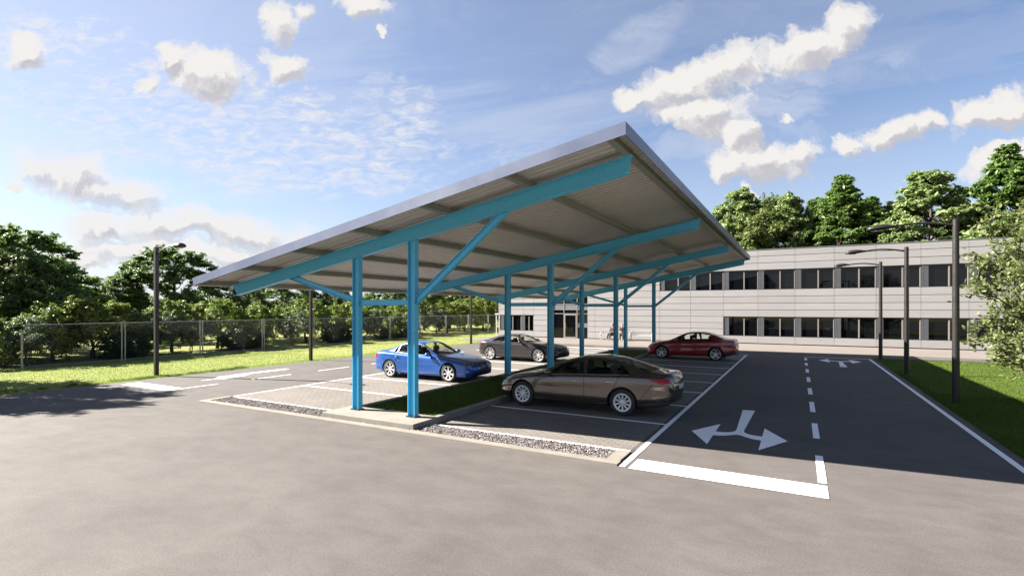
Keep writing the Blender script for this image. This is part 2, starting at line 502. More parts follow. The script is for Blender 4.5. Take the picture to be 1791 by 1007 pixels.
# high thin cloud, projected on a flat layer overhead
zc = t.math('MAXIMUM', pz, .03)
plane = t.node('ShaderNodeCombineXYZ', ins={0: t.math('DIVIDE', sep.outputs['X'], zc), 1: t.math('DIVIDE', sep.outputs['Y'], zc), 2: 0.0}).outputs[0]
st = t.mapping(plane, rot=(0, 0, R(-32)), scale=(.5, 1.25, 1))
ci1 = t.noise(st, 1.1, 9, .66, dist=.9)
ci2 = t.noise(t.mapping(plane, rot=(0, 0, R(20)), scale=(3.2, 6.5, 1)), 1.6, 4, .6, dist=.6)
big = t.noise(plane, .42, 3, .5)
left = t.math('MULTIPLY_ADD', pu, -.12, .03)     # more thin cloud to the left of the view
cm = t.math('ADD', t.math('ADD', t.math('MULTIPLY', ci1, .75), t.math('MULTIPLY', big, .35)), left)
thin = t.ramp(cm, [(.38, 0.), (.52, .36), (.72, .85)], 'EASE')
PATCH = [(380, 225, 620, 160, 6), (60, 70, 200, 90, 0), (620, 300, 260, 60, 10)]
pm = t.ramp(t.math('ADD', blobs(uv, PATCH), t.math('MULTIPLY', nz2, 1.6)), [(-.1, 0.), (.5, 1.)])
nz3 = t.noise(t.mapping(uv, rot=(0, 0, R(-8)), scale=(20, 58, 1)), 1.0, 7, .68, dist=.8)
rip = t.math('MULTIPLY', t.ramp(nz3, [(.34, .2), (.50, .55), (.64, .95)]), pm)
STREAK = [(220, 90, 380, 110, 22), (1090, 90, 380, 60, -32), (1340, 190, 380, 140, -20)]
sm = t.ramp(t.math('ADD', blobs(uv, STREAK), t.math('MULTIPLY', nz2, 1.5)), [(-.1, 0.), (.75, 1.)])
nz4 = t.noise(t.mapping(uvw, rot=(0, 0, R(24)), scale=(3.0, 13, 1)), 1.0, 7, .6, dist=.7)
stk = t.math('MULTIPLY', t.ramp(nz4, [(.34, .05), (.70, .62)]), sm)
thin = t.math('MULTIPLY', thin, .48)
thin = t.math('MAXIMUM', t.math('MAXIMUM', thin, rip), stk)
haze = t.ramp(pz, [(0., .95), (.06, .72), (.16, .34), (.34, .08), (1., 0.)])
thin = t.math('MAXIMUM', thin, haze)
skyc = t.mix(1.0, sky.outputs[0], sky.outputs[0])
tint = t.node('ShaderNodeMix', data_type='RGBA', blend_type='MULTIPLY', ins={0: 1.0, 6: sky.outputs[0], 7: (.56, .585, .665, 1)}).outputs[2]
thin = t.math('MULTIPLY', thin, t.ramp(pz, [(.52, 1.), (.75, .5)]))
deep = t.ramp(pz, [(.50, 1.), (.75, .85)])
tint = t.node('ShaderNodeMix', data_type='RGBA', blend_type='MULTIPLY', ins={0: 1.0, 6: tint, 7: deep}).outputs[2]
c = t.mix(thin, tint, tuple(K * x for x in (.82, .835, .90)))
c = t.mix(alpha, c, ccol)
t.l.new(c, bg.inputs[0])

# ------------------------------------------------------------------ ground, roads, paving
def struct(mb, name, mat, bevel=0.0):
    o = mb.build(name, mat, bevel=bevel); o['kind'] = 'structure'
    return o
g = MB(); g.rect(-900, -300, 900, 1500, -.03)
struct(g, 'ground', M['lawn'])
g = MB(); g.rect(3.36, 8.2, 60, 32.35, -.024)
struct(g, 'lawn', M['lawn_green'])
XL, XR = -20.7, 3.36
g = MB()
g.rect(XL, -40, 60, 8.2, 0)
g.rect(XL, 8.2, XR, 32.35, 0)
g.rect(XL, 32.35, 60, 34.6, 0)
struct(g, 'road', M['asphalt'])
g = MB(); g.box(-24.36, 34.6, -.03, 20, 41.2, .004)
struct(g, 'pavement', M['apron'])
# block paving of the two stall rows
IX0, IX1 = -9.72, -7.12
g = MB()
g.rect(-14.42, 9.1, IX0, 30.35, .004)
g.rect(IX1, 9.1, -2.66, 30.35, .004)
struct(g, 'block_paving', M['paver'])

def kerbframe(y0, y1, yk0, yk1):
    """gravel bed between y0,y1; kerb strip outside between yk0,yk1"""
    k = MB()
    k.box(-14.5, yk0, -.03, -2.6, yk1, .035)
    ya, yb = min(y0, yk1), max(y1, yk0)
    k.box(-14.5, y0, -.03, -14.3, y1, .035)
    k.box(-2.86, y0, -.03, -2.62, y1, .035)
    struct(k, 'kerb', M['kerb'])
    b = MB(); b.rect(-14.3, y0, -2.86, y1, .010)
    struct(b, 'gravel_bed', M['gravel_bed'])
kerbframe(8.42, 9.08, 8.2, 8.417)
kerbframe(30.45, 31.0, 31.003, 31.2)
def gravel(x0, x1, y0, y1, n, zmax=.03):
    bm = bmesh.new(); bmesh.ops.create_icosphere(bm, subdivisions=1, radius=1)
    bv = np.array([v.co[:] for v in bm.verts]); bf = np.array([[v.index for v in f.verts] for f in bm.faces]); bm.free()
    pos = np.stack([RNG.uniform(x0, x1, n), RNG.uniform(y0, y1, n), RNG.uniform(.008, zmax, n)], 1)
    sc = RNG.uniform(.009, .021, n)[:, None] * RNG.uniform(.6, 1.25, (n, 3)); sc[:, 2] *= .75
    an = RNG.uniform(0, 2 * PI, n)
    jit = RNG.uniform(.8, 1.2, (n, len(bv), 1))
    v = bv[None] * jit * sc[:, None, :]
    x = v[..., 0] * np.cos(an)[:, None] - v[..., 1] * np.sin(an)[:, None]
    y = v[..., 0] * np.sin(an)[:, None] + v[..., 1] * np.cos(an)[:, None]
    v = np.stack([x, y, v[..., 2]], -1) + pos[:, None, :]
    f = (bf[None] + (np.arange(n) * len(bv))[:, None, None]).reshape(-1, 3)
    me = bpy.data.meshes.new('gravel'); me.from_pydata(v.reshape(-1, 3).tolist(), [], f.tolist())
    me.materials.append(M['gravel'])
    o = bpy.data.objects.new('gravel', me); C.objects.link(o)
    return tag(o, kind='stuff')
o = gravel(-14.29, -2.87, 8.43, 9.07, 15000)
tag(o, 'loose grey gravel filling the near end strip of the parking bays', 'gravel')
o = gravel(-14.29, -2.87, 30.46, 30.99, 2500)
tag(o, 'loose grey gravel filling the far end strip of the parking bays', 'gravel')
d = MB(); d.box(-2.615, 8.24, .0, -2.575, 9.3, .006); d.box(-14.54, 8.6, .0, -14.505, 9.2, .006)
struct(d, 'drain_slot', M['drain'])

# central island: kerbs, column pads, turf
k = MB()
k.box(IX0, 9.4, -.03, IX0 + .16, 30.4, .13, .012)
k.box(IX1 - .16, 9.4, -.03, IX1, 30.4, .13, .012)
struct(k, 'kerb', M['concrete'])
k = MB()
k.box(-9.86, 8.47, -.03, -7.10, 9.397, .132, .012)
k.box(-9.55, 9.40, -.03, -7.29, 9.52, .10)
for ry in (16.48, 23.88):
    k.box(IX0 + .163, ry - .36, -.03, IX1 - .163, ry + .36, .126, .01)
k.box(-9.86, 30.403, -.03, -7.10, 31.7, .132, .012)
struct(k, 'column_pad', M['concrete'])
k = MB()
k.rect(IX0 + .165, 9.4, IX1 - .165, 30.4, .085)
struct(k, 'island_soil', pbr('island_soil', (.018, .026, .008), .95, var=.4, vscale=12))
# right lawn edge strip is flush with the road; no kerb there

# ------------------------------------------------------------------ road markings
ZM = .0085
def mark(rects=(), polys=(), z=ZM):
    mb = MB()
    for r in rects: mb.rect(*r, z)
    for p in polys: mb.poly(list(p), z)
    o = mb.build('road_marking', M['mark']); o['kind'] = 'structure'
    return o
mark([(-2.57, 8.2, -2.47, 31.2)])                       # bay edge line, right lane
mark([(-14.50, 9.22, -14.43, 31.2)])                    # bay edge line, left lane
mark([(-2.40, 8.17, .36, 8.74)])                        # stop bar near
mark([(.25, ya, .365, yb) for ya, yb in ((8.86, 10.48), (11.84, 13.38), (14.82, 16.4), (17.8, 19.2), (20.8, 22.2), (23.8, 25.2), (26.7, 28.0), (29.4, 30.7))])
mark([(3.07, 3.0, 3.18, 31.55), (.25, 31.42, 3.06, 31.55)])
SY = [11.64, 14.06, 16.5, 18.9, 21.34, 23.75, 26.13, 28.45]
mark([(IX1 + .02, y - .05, -2.57, y + .05) for y in SY] + [(-7.09, 9.11, -2.66, 9.2)] + [(-7.09, 30.3, -2.57, 30.4)])
mark([(-14.42, y - .04, IX0 - .02, y + .04) for y in SY] + [(-14.3, 9.12, -9.87, 9.19)] + [(-14.42, 30.3, -9.87, 30.4)])
mark([(-14.45, 31.35, -10.2, 31.75)])
mark([(-20.05, 8.80, -17.25, 9.36)])
mark([(-17.34, ya, -17.26, yb) for ya, yb in ((9.36, 10.46), (11.72, 13.38), (14.66, 16.34), (17.7, 19.3), (20.6, 22.2), (23.6, 25.2), (26.6, 28.2))])
mark([(-17.3, 31.3, -14.6, 31.75)])
def double_arrow(cx, cy, s=1, flip=1):
    """stem from one end, curling into two heads left and right; one closed outline"""
    def cen(a): return .44 * (1 - math.cos(a)), .66 - .53 * math.sin(a)
    def off(a, w_):
        x, y = cen(a); tx, ty = .44 * math.sin(a), -.53 * math.cos(a); L = math.hypot(tx, ty) or 1
        return (x - ty / L * w_, y + tx / L * w_ * (1 + 1.4 * math.sin(a)))
    up = [off(k / 8 * PI / 2, .075) for k in range(9)]
    lo = [off(k / 8 * PI / 2, -.075) for k in range(9)]
    lo = [p for p in lo if p[0] > .02]
    right = [(.075, .70)] + up[1:] + [(.44, 1.11), (.89, .14), (.44, -.84)] + lo[::-1]
    n0 = (0, lo[0][1] + .03)
    pts = [(-.16, 3.08), (.12, 3.12)] + right + [n0] + [(-x, y) for x, y in right[::-1]]
    return [[(cx + p[0] * flip, cy + p[1] * s) for p in pts]]
mark(polys=double_arrow(-1.08, 11.18))
mark(polys=double_arrow(1.75, 29.9, -1, 1))
# far-side lane arrow seen at a low angle
def G(u, v):
    dx = -sa + ca * (u - CX) / FP; dy = ca + sa * (u - CX) / FP; dz = -(v - HY) / FP
    tt = -CH / dz
    return (dx * tt, dy * tt)
def Zq(x, y): return G(330 + x / 8.955, 630 + y / 8.955)
mark(polys=[[Zq(185, 318), Zq(250, 316), Zq(445, 292), Zq(440, 284)], [Zq(445, 262), Zq(640, 238), Zq(690, 276), Zq(500, 298), Zq(430, 292)],
            [Zq(560, 246), Zq(1500, 132), Zq(1585, 138), Zq(1480, 152), Zq(640, 250)], [Zq(640, 256), Zq(900, 222), Zq(945, 230), Zq(690, 274)]], z=.0095)

# ------------------------------------------------------------------ grass blades
def blades(name, label, regions, hmin, hmax, wd, mat, z0, clump=0.0):
    vs = []
    for (x0, x1, y0, y1, n) in regions:
        x = RNG.uniform(x0, x1, n); y = RNG.uniform(y0, y1, n)
        h = RNG.uniform(hmin, hmax, n); a = RNG.uniform(0, 2 * PI, n); l = RNG.uniform(.1, .7, n) * h
        la = RNG.uniform(0, 2 * PI, n); ww = wd * RNG.uniform(.7, 1.4, n)
        dx, dy = np.cos(a) * ww, np.sin(a) * ww
        tx, ty = np.cos(la) * l, np.sin(la) * l
        z = np.full(n, z0)
        p0 = np.stack([x - dx, y - dy, z], 1); p1 = np.stack([x + dx, y + dy, z], 1)
        p2 = np.stack([x + tx, y + ty, z + h], 1)
        vs.append(np.stack([p0, p1, p2], 1).reshape(-1, 3))
    me = np_mesh(name, np.concatenate(vs), None, 3, mat)
    o = bpy.data.objects.new(name, me); C.objects.link(o)
    return tag(o, label, 'grass', kind='stuff')
blades('grass', 'short dark green turf on the kerbed island under the carport', [(IX0 + .17, IX1 - .17, 9.5, 16.1, 26000), (IX0 + .17, IX1 - .17, 16.86, 23.5, 12000), (IX0 + .17, IX1 - .17, 24.3, 30.4, 8000)], .03, .085, .005, M['blade'], .085)
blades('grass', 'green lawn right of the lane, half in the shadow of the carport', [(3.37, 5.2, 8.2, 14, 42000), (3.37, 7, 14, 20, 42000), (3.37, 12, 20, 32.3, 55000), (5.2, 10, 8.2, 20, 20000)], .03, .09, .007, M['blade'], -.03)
blades('grass', 'bright sunlit lawn between the left lane and the wire fence', [(-21.6, -20.72, 4, 34, 20000), (-29, -21.4, 3, 20, 40000), (-29, -21.4, 20, 50, 30000), (-21.2, -20.66, 4, 12, 9000)], .02, .055, .009, M['blade_sun'], -.03)
def tufts(label, spots, mat):
    vs = []
    for (x, y, r, n) in spots:
        a = RNG.uniform(0, 2 * PI, n); rr = r * np.sqrt(RNG.uniform(0, 1, n))
        bx = x + np.cos(a) * rr; by = y + np.sin(a) * rr
        h = RNG.uniform(.05, .13, n); l = RNG.uniform(.2, .8, n) * h; la = RNG.uniform(0, 2 * PI, n)
        q = RNG.uniform(0, PI, n); w_ = .006
        z = np.full(n, -.03)
        vs.append(np.stack([np.stack([bx - np.cos(q) * w_, by - np.sin(q) * w_, z], 1), np.stack([bx + np.cos(q) * w_, by + np.sin(q) * w_, z], 1),
                            np.stack([bx + np.cos(la) * l, by + np.sin(la) * l, z + h], 1)], 1).reshape(-1, 3))
    me = np_mesh('grass', np.concatenate(vs), None, 3, mat)
    o = bpy.data.objects.new('grass', me); C.objects.link(o)
    return tag(o, label, 'grass', kind='stuff')
tufts('longer grass tufts along the left edge of the asphalt', [(-20.85 - random.uniform(0, .5), random.uniform(4, 14), random.uniform(.08, .3), random.randint(60, 260)) for _ in range(46)] + [(-21.3, 10.6, .2, 160), (-20.95, 11.9, .25, 240)], M['blade'])
tufts('ragged grass growing over the right edge of the lane', [(3.42 + random.uniform(0, .2), random.uniform(9, 26), random.uniform(.04, .14), random.randint(30, 90)) for _ in range(110)], M['blade'])
# ------------------------------------------------------------------ carport
def clip(poly, a, b, c):
    """keep a*x+b*z<=c"""
    outp = []
    n = len(poly)
    for i in range(n):
        p, q = poly[i], poly[(i + 1) % n]
        dp, dq = a * p[0] + b * p[1] - c, a * q[0] + b * q[1] - c
        if dp <= 0: outp.append(p)
        if dp * dq < 0:
            s_ = dp / (dp - dq); outp.append((p[0] + (q[0] - p[0]) * s_, p[1] + (q[1] - p[1]) * s_))
    return outp
A0, SL = 5.780, .1785        # rafter top line: z = A0 + SL*x
def ztop(x): return A0 + SL * x
CT = math.cos(math.atan(SL))
RD = .315                    # rafter depth
def zbot(x): return ztop(x) - RD / CT
ROWS = [9.09, 16.48, 23.88, 31.25]
XA, XB = -9.35, -7.62
cp = thing('carport', 'large open carport with a tilted metal roof on bright blue steel columns', 'carport', (-8.5, 20, 0))
OX, OY = -8.5, 20.0
class CB(MB):
    def build(s, name, mat, parent=None, **k):
        s.v = [(v[0] - OX, v[1] - OY, v[2]) for v in s.v]
        return MB.build(s, name, mat, parent or cp, **k)
def isect(poly_full, top, bot, yc, fw, wt=.012):
    mb = CB()
    mb.polyY(poly_full, yc - wt / 2, yc + wt / 2)
    for p in (top, bot): mb.polyY(p, yc - fw / 2, yc + fw / 2)
    return mb
xl, xr = -14.29, -2.60
for ry in ROWS:
    ft = .018
    full = [(xl, ztop(xl) - .003), (xr, ztop(xr) - .003), (xr - .07, zbot(xr - .07) + .003), (xl + .22, zbot(xl + .22) + .003)]
    tf = [(xl, ztop(xl)), (xr, ztop(xr)), (xr - .005, ztop(xr - .005) - ft), (xl + .015, ztop(xl + .015) - ft)]
    bf = [(xl + .205, zbot(xl + .205) + ft), (xr - .066, zbot(xr - .066) + ft), (xr - .07, zbot(xr - .07)), (xl + .22, zbot(xl + .22))]
    isect(full, tf, bf, ry, .15).build('rafter_beam', M['blue_steel'], bevel=.003)
    for cx_ in (XA, XB):
        mb = CB()
        h0 = .13
        x0, x1 = cx_ - .10, cx_ + .10
        f = .016
        mb.polyY([(x0, h0), (x0 + f, h0), (x0 + f, zbot(x0 + f) - .001), (x0, zbot(x0) - .001)], ry - .072, ry + .072)
        mb.polyY([(x1 - f, h0), (x1, h0), (x1, zbot(x1) - .001), (x1 - f, zbot(x1 - f) - .001)], ry - .072, ry + .072)
        mb.polyY([(x0 + f, h0), (x1 - f, h0), (x1 - f, zbot(x1 - f) - .001), (x0 + f, zbot(x0 + f) - .001)], ry - .006, ry + .006)
        o = mb.build('column', M['blue_steel'], bevel=.002)
        mb = CB(); mb.box(cx_ - .13, ry - .10, .131, cx_ + .13, ry + .10, .146)
        for sx in (-1, 1):
            for sy in (-1, 1): mb.lathe([(0, .166), (.013, .166), (.013, .146)], n=6, center=(cx_ + sx * .115, ry + sy * .085, 0))
        mb.build('base_plate', M['drain'])
    # tie strut between the pair
    zc = 2.715; d = .13
    x0, x1 = XA + .102, XB - .102
    sq = lambda a, b: [(x0, a), (x1, a), (x1, b), (x0, b)]
    isect(sq(zc - d / 2 + .001, zc + d / 2 - .001), sq(zc + d / 2 - .010, zc + d / 2), sq(zc - d / 2, zc - d / 2 + .010), ry, .09, .009).build('strut', M['blue_steel'])
    # raking braces
    def brace(P, Q, d, cutx, side):
        ux, uz = Q[0] - P[0], Q[1] - P[1]; L = math.hypot(ux, uz); ux /= L; uz /= L
        nx, nz = -uz, ux
        def band(a, b):
            e = .5
            pl = [(P[0] - ux * e + nx * a, P[1] - uz * e + nz * a), (Q[0] + ux * e + nx * a, Q[1] + uz * e + nz * a),
                  (Q[0] + ux * e + nx * b, Q[1] + uz * e + nz * b), (P[0] - ux * e + nx * b, P[1] - uz * e + nz * b)]
            pl = clip(pl, -side, 0, -side * cutx)
            pl = clip(pl, -SL, 1, A0 - RD / CT - .001)
            return pl
        isect(band(-d / 2 + .001, d / 2 - .001), band(d / 2 - .010, d / 2), band(-d / 2, -d / 2 + .010), ry, .11, .009).build('brace', M['blue_steel'])
    brace((XA - .10, 2.78), (-11.72, 3.40), .13, XA - .102, -1)
    brace((XB + .10, 2.74), (-5.33, 4.46), .14, XB + .102, 1)

YF, YB = 8.11, 32.35
XF0, XF1 = -14.50, -2.44
PH = .13
def zsh(x): return ztop(x) + PH / CT
for i in range(7):
    px_ = -2.68 - 1.96 * i
    if i == 6: px_ = -14.42
    mb = CB()
    # Z-shaped cold formed section running the length of the roof
    def q(dx, dz): return (px_ + dx * CT, ztop(px_) + dz / CT * CT * CT + SL * dx * CT + 0.0)
    b0 = ztop(px_)
    def P_(dx, dn): return (px_ + dx * CT - dn * SL * CT, b0 + dx * SL * CT + dn * CT)
    mb.polyY([P_(-.055, .001), P_(.055, .001), P_(.055, PH - .003), P_(-.055, PH - .003)], YF + .004, YB - .004)
    mb.build('purlin', M['purlin'])
# profiled sheet: ribs run down the slope
ys = []; hs = []
pitch = .20; y = YF + .006
while y < YB - .01:
    for dy, h in ((0, 0), (.11, 0), (.13, .028), (.18, .028)):
        if y + dy < YB - .005: ys.append(y + dy); hs.append(h)
    y += pitch
ys.append(YB - .005); hs.append(0)
mb = CB()
vs = []; fs = []
for yy, h in zip(ys, hs):
    for x in (XF0 + .004, XF1 - .004):
        vs.append((x, yy, zsh(x) + h + .002))
for yy, h in zip(ys, hs):
    for x in (XF0 + .004, XF1 - .004):
        vs.append((x, yy, zsh(x) + h + .014))
n = len(ys)
for i in range(n - 1):
    a = 2 * i
    fs.append((a, a + 2, a + 3, a + 1)); b = a + 2 * n
    fs.append((b, b + 1, b + 3, b + 2))
for i in (0, n - 1):
    a = 2 * i; b = a + 2 * n
    fs.append((a, a + 1, b + 1, b))
for i in range(n - 1):
    a = 2 * i; b = a + 2 * n
    fs.append((a, b, b + 2, a + 2)); fs.append((a + 1, a + 3, b + 3, b + 1))
mb.add(vs, fs); mb.build('roof_sheet', M['sheet'])
FH = .215
fz = lambda x: ztop(x) + .012
def fas(xa, xb): return [(xa, fz(xa)), (xb, fz(xb)), (xb, fz(xb) + FH), (xa, fz(xa) + FH)]
mb = CB()
mb.polyY(fas(XF0, XF1), YF - .02, YF)
mb.build('fascia', M['fascia'])
mb = CB(); mb.polyY(fas(XF0, XF1), YB, YB + .02); mb.build('fascia', M['fascia'])
mb = CB(); mb.polyY([(XF1, fz(XF1)), (XF1 + .02, fz(XF1)), (XF1 + .02, fz(XF1) + FH), (XF1, fz(XF1) + FH)], YF - .02, YB + .02); mb.build('fascia', M['fascia'])
mb = CB(); mb.polyY([(XF0 - .02, fz(XF0)), (XF0, fz(XF0)), (XF0, fz(XF0) + FH), (XF0 - .02, fz(XF0) + FH)], YF - .02, YB + .02); mb.build('fascia', M['fascia'])
mb = CB()
mb.polyY([(XF0, fz(XF0) + FH - .012), (XF1, fz(XF1) + FH - .012), (XF1, fz(XF1) + FH - .018), (XF0, fz(XF0) + FH - .018)], YF + .001, YF + .25)
mb.build('flashing', M['fascia'])

# ------------------------------------------------------------------ street lamps
def lamp(name, label, x, y, H, arm, group, square=False):
    """arm: +1 arm to the right (+x), -1 arm to the left"""
    t_ = thing(name, label, 'street lamp', (x, y, -.03), 0, group)
    H = H + .03
    m = MB()
    if square:
        m.box(-.065, -.065, 0, .065, .065, H)
        m.box(-.11, -.11, 0, .11, .11, .02)
        m.build('pole', M['lamp_metal'], t_, bevel=.006)
    else:
        m.tube([(0, 0, 0), (0, 0, H * .5), (0, 0, H)], [.088, .08, .072], 20)
        m.lathe([(0, H + .02), (.04, H + .018), (.074, H)], n=20)
        m.lathe([(.12, 0), (.12, .02), (.09, .03)], n=20)
        m.build('pole', M['lamp_metal'], t_)
    s = arm
    pts = []
    if square:
        L = 1.25
        for k in range(13):
            f = k / 12; pts.append((s * (.05 + f * L), 0, H - .30 + .26 * math.sin(f * PI * .62) ** .8))
        rads = [.026] * 13
    else:
        L = 1.35
        for k in range(13):
            f = k / 12; pts.append((s * (.05 + f * L), 0, H - .16 + .12 * math.sin(f * PI * .78 + .12)))
        rads = [.034 - .006 * (k / 12) for k in range(13)]
    MB().tube(pts, rads, 12).build('arm', M['lamp_metal'], t_)
    ex, ez = pts[-1][0], pts[-1][2]
    # cobra style head: lofted ovals
    m = MB(); vs = []; fs = []
    st = [(-.12, .04, .04, 0), (.0, .055, .06, 0), (.10, .09, .085, -.005), (.24, .14, .105, -.015), (.40, .155, .105, -.025), (.53, .13, .085, -.035), (.60, .07, .05, -.045)] if not square else \
         [(-.08, .04, .04, 0), (.02, .075, .08, .0), (.09, .14, .115, -.01), (.24, .16, .125, -.015), (.40, .16, .12, -.02), (.48, .14, .10, -.02), (.52, .09, .06, -.02)]
    N = 20
    for (dx, ry_, rz_, dz) in st:
        for k in range(N):
            a = 2 * PI * k / N
            zz = math.sin(a) * rz_
            if zz < 0: zz *= .55
            vs.append((ex + s * dx, math.cos(a) * ry_, ez + dz + zz))
    for i in range(len(st) - 1):
        for k in range(N):
            l = (k + 1) % N; fs.append((i * N + k, i * N + l, (i + 1) * N + l, (i + 1) * N + k))
    fs.append(tuple(range(N))); fs.append(tuple(range(len(vs) - N, len(vs))))
    m.add(vs, fs, True)
    hd = m.build('lamp_head', M['lamp_metal'], t_, fixn=True)
    m = MB(); vs = []
    a0, b0_ = (.22, .50) if not square else (.14, .42)
    cxm = (a0 + b0_) / 2
    for k in range(16):
        a = 2 * PI * k / 16; vs.append((ex + s * (cxm + math.cos(a) * (b0_ - a0) / 2), math.sin(a) * .10, ez - .025 - .055))
    for k in range(16):
        a = 2 * PI * k / 16; vs.append((ex + s * (cxm + math.cos(a) * (b0_ - a0) / 2 * .8), math.sin(a) * .08, ez - .025 - .07))
    fs = [(k, (k + 1) % 16, 16 + (k + 1) % 16, 16 + k) for k in range(16)] + [tuple(range(16, 32))]
    m.add(vs, fs, True); m.build('lens', M['lens'], hd)
    return t_
lamp('street_lamp', 'tall round dark lamp post in the right lawn, nearest of the three there', 3.73, 18.1, 4.99, -1, 'street lamps on the right lawn')
lamp('street_lamp', 'round dark lamp post in the right lawn, middle one of the three there', 3.66, 24.95, 4.95, -1, 'street lamps on the right lawn')
lamp('street_lamp', 'round dark lamp post at the far end of the right lawn, farthest of three', 3.62, 31.85, 4.92, -1, 'street lamps on the right lawn')
lamp('street_lamp', 'square black lamp post by the left lane whose head stands clear against the sky', -21.47, 10.6, 4.93, 1, 'street lamps on the left lawn', True)
lamp('street_lamp', 'square black lamp post on the left lawn seen just left of the first blue column', -21.3, 17.6, 4.93, 1, 'street lamps on the left lawn', True)
lamp('street_lamp', 'square black lamp post on the left lawn behind the dark coupe, farthest one', -20.9, 31.4, 4.93, 1, 'street lamps on the left lawn', True)

# ------------------------------------------------------------------ chain link fence
fx = -29.15; fy0, fy1 = 9.1, 50.9
fn = thing('chain_link_fence', 'long galvanised chain link fence on steel posts crossing the lawn in front of the shrubs', 'fence', (fx, 30, -.03))
def rel(mb): mb.v = [(v[0] - fx, v[1] - 30, v[2] + .03) for v in mb.v]; return mb
npost = 12
for k in range(npost):
    y = fy0 + 3.8 * k
    if k == 0:
        rel(MB().tube([(fx, y, -.03), (fx, y, 1.42)], .045, 10)).build('post', M['galv'], fn)
        continue
    for dy in (-.07, .07):
        rel(MB().tube([(fx, y + dy, -.03), (fx, y + dy, 1.93)], .034, 10)).build('post', M['galv'], fn)
rel(MB().tube([(fx, fy0, 1.86), (fx, fy1, 1.86)], .024, 8)).build('top_rail', M['galv'], fn)
rel(MB().tube([(fx, fy0, .06), (fx, fy1, .06)], .022, 8)).build('bottom_rail', M['galv'], fn)
mb = MB(); zt_, zb_ = 1.85, .06
Hh = zt_ - zb_; p = .15; rw = .0042
for sgn in (1, -1):
    y = fy0 - Hh
    while y < fy1:
        ya, yb = y, y + Hh
        z0, z1 = (zb_, zt_) if sgn > 0 else (zt_, zb_)
        if ya < fy0: f = (fy0 - ya) / Hh; z0 = z0 + (z1 - z0) * f; ya = fy0
        if yb > fy1: f = (fy1 - ya) / (yb - ya); z1 = z0 + (z1 - z0) * f; yb = fy1
        xo = fx + .004 * sgn
        mb.tube([(xo, ya, z0), (xo, yb, z1)], rw, 3, cap=False, smooth=True)
        y += p
rel(mb).build('wire_mesh', M['wire'], fn)

# ------------------------------------------------------------------ office building
WY = 41.2; BX0, BX1 = -24.36, 16.13; ZR = 6.80; DEP = 13.0
bd = thing('office_building', 'long two storey office building clad in pale grey metal panels with dark window strips', 'building', (-4, WY, 0))
class BB(MB):
    def build(s, name, mat, parent=None, **k):
        s.v = [(v[0] + 4, v[1] - WY, v[2]) for v in s.v]
        return MB.build(s, name, mat, parent or bd, **k)
joints = [-24.36, -21.72, -18.92, -15.58, -14.95, -12.27, -9.59, -7.25] + [-4.91 + 2.338 * k for k in range(10)]
zs_ = [.045, .575, 1.045, 1.50, 1.96, 2.455, 2.94, 3.43, 3.94, 4.40, 4.86, 5.33, 5.83, 6.32, 6.80]
# joint fill wall behind the panels, with window openings left open
def openings():
    ops = [(-24.2, -20.72, .575, 1.96), (-24.2, -20.72, 3.94, 5.33), (-18.92, -15.58, 0.0, 6.32), (-9.59, BX1 - .35, 3.94, 5.33), (-4.91, BX1 - .35, .575, 1.96)]
    return ops
OPS = openings()
def wall_rects(x0, x1, z0, z1):
    """split a rectangle around the openings"""
    xs = sorted(set([x0, x1] + [v for o in OPS for v in o[:2] if x0 < v < x1]))
    zz = sorted(set([z0, z1] + [v for o in OPS for v in o[2:] if z0 < v < z1]))
    res = []
    for i in range(len(xs) - 1):
        for j in range(len(zz) - 1):
            cx_, cz_ = (xs[i] + xs[i + 1]) / 2, (zz[j] + zz[j + 1]) / 2
            if not any(o[0] < cx_ < o[1] and o[2] < cz_ < o[3] for o in OPS):
                res.append((xs[i], xs[i + 1], zz[j], zz[j + 1]))
    return res
mb = BB()
for (a, b, c_, d_) in wall_rects(BX0 + .02, BX1 - .02, -.02, ZR - .02): mb.box(a, WY + .03, c_, b, WY + .30, d_)
mb.box(BX0 + .03, WY + .30, -.02, BX0 + .25, WY + DEP, ZR - .02); mb.box(BX1 - .25, WY + .30, -.02, BX1 - .03, WY + DEP, ZR - .02)
mb.box(BX0 + .25, WY + DEP - .3, -.02, BX1 - .25, WY + DEP, ZR - .02)
mb.build('wall', M['joint'])
mb = BB()
gp = .008
for i in range(len(joints) - 1):
    for j in range(len(zs_) - 1):
        for (a, b, c_, d_) in wall_rects(joints[i], joints[i + 1], zs_[j], zs_[j + 1]):
            if b - a < .03 or d_ - c_ < .03: continue
            x0, x1, z0, z1 = a + gp, b - gp, c_ + gp * 1.2, d_ - gp * 1.2
            bv = .018
            vs = [(x0, WY + .029, z0), (x1, WY + .029, z0), (x1, WY + .029, z1), (x0, WY + .029, z1),
                  (x0, WY, z0 + bv), (x1, WY, z0 + bv), (x1, WY, z1 - bv), (x0, WY, z1 - bv)]
            mb.add(vs, [(0, 1, 5, 4), (1, 2, 6, 5), (2, 3, 7, 6), (3, 0, 4, 7), (4, 5, 6, 7)])
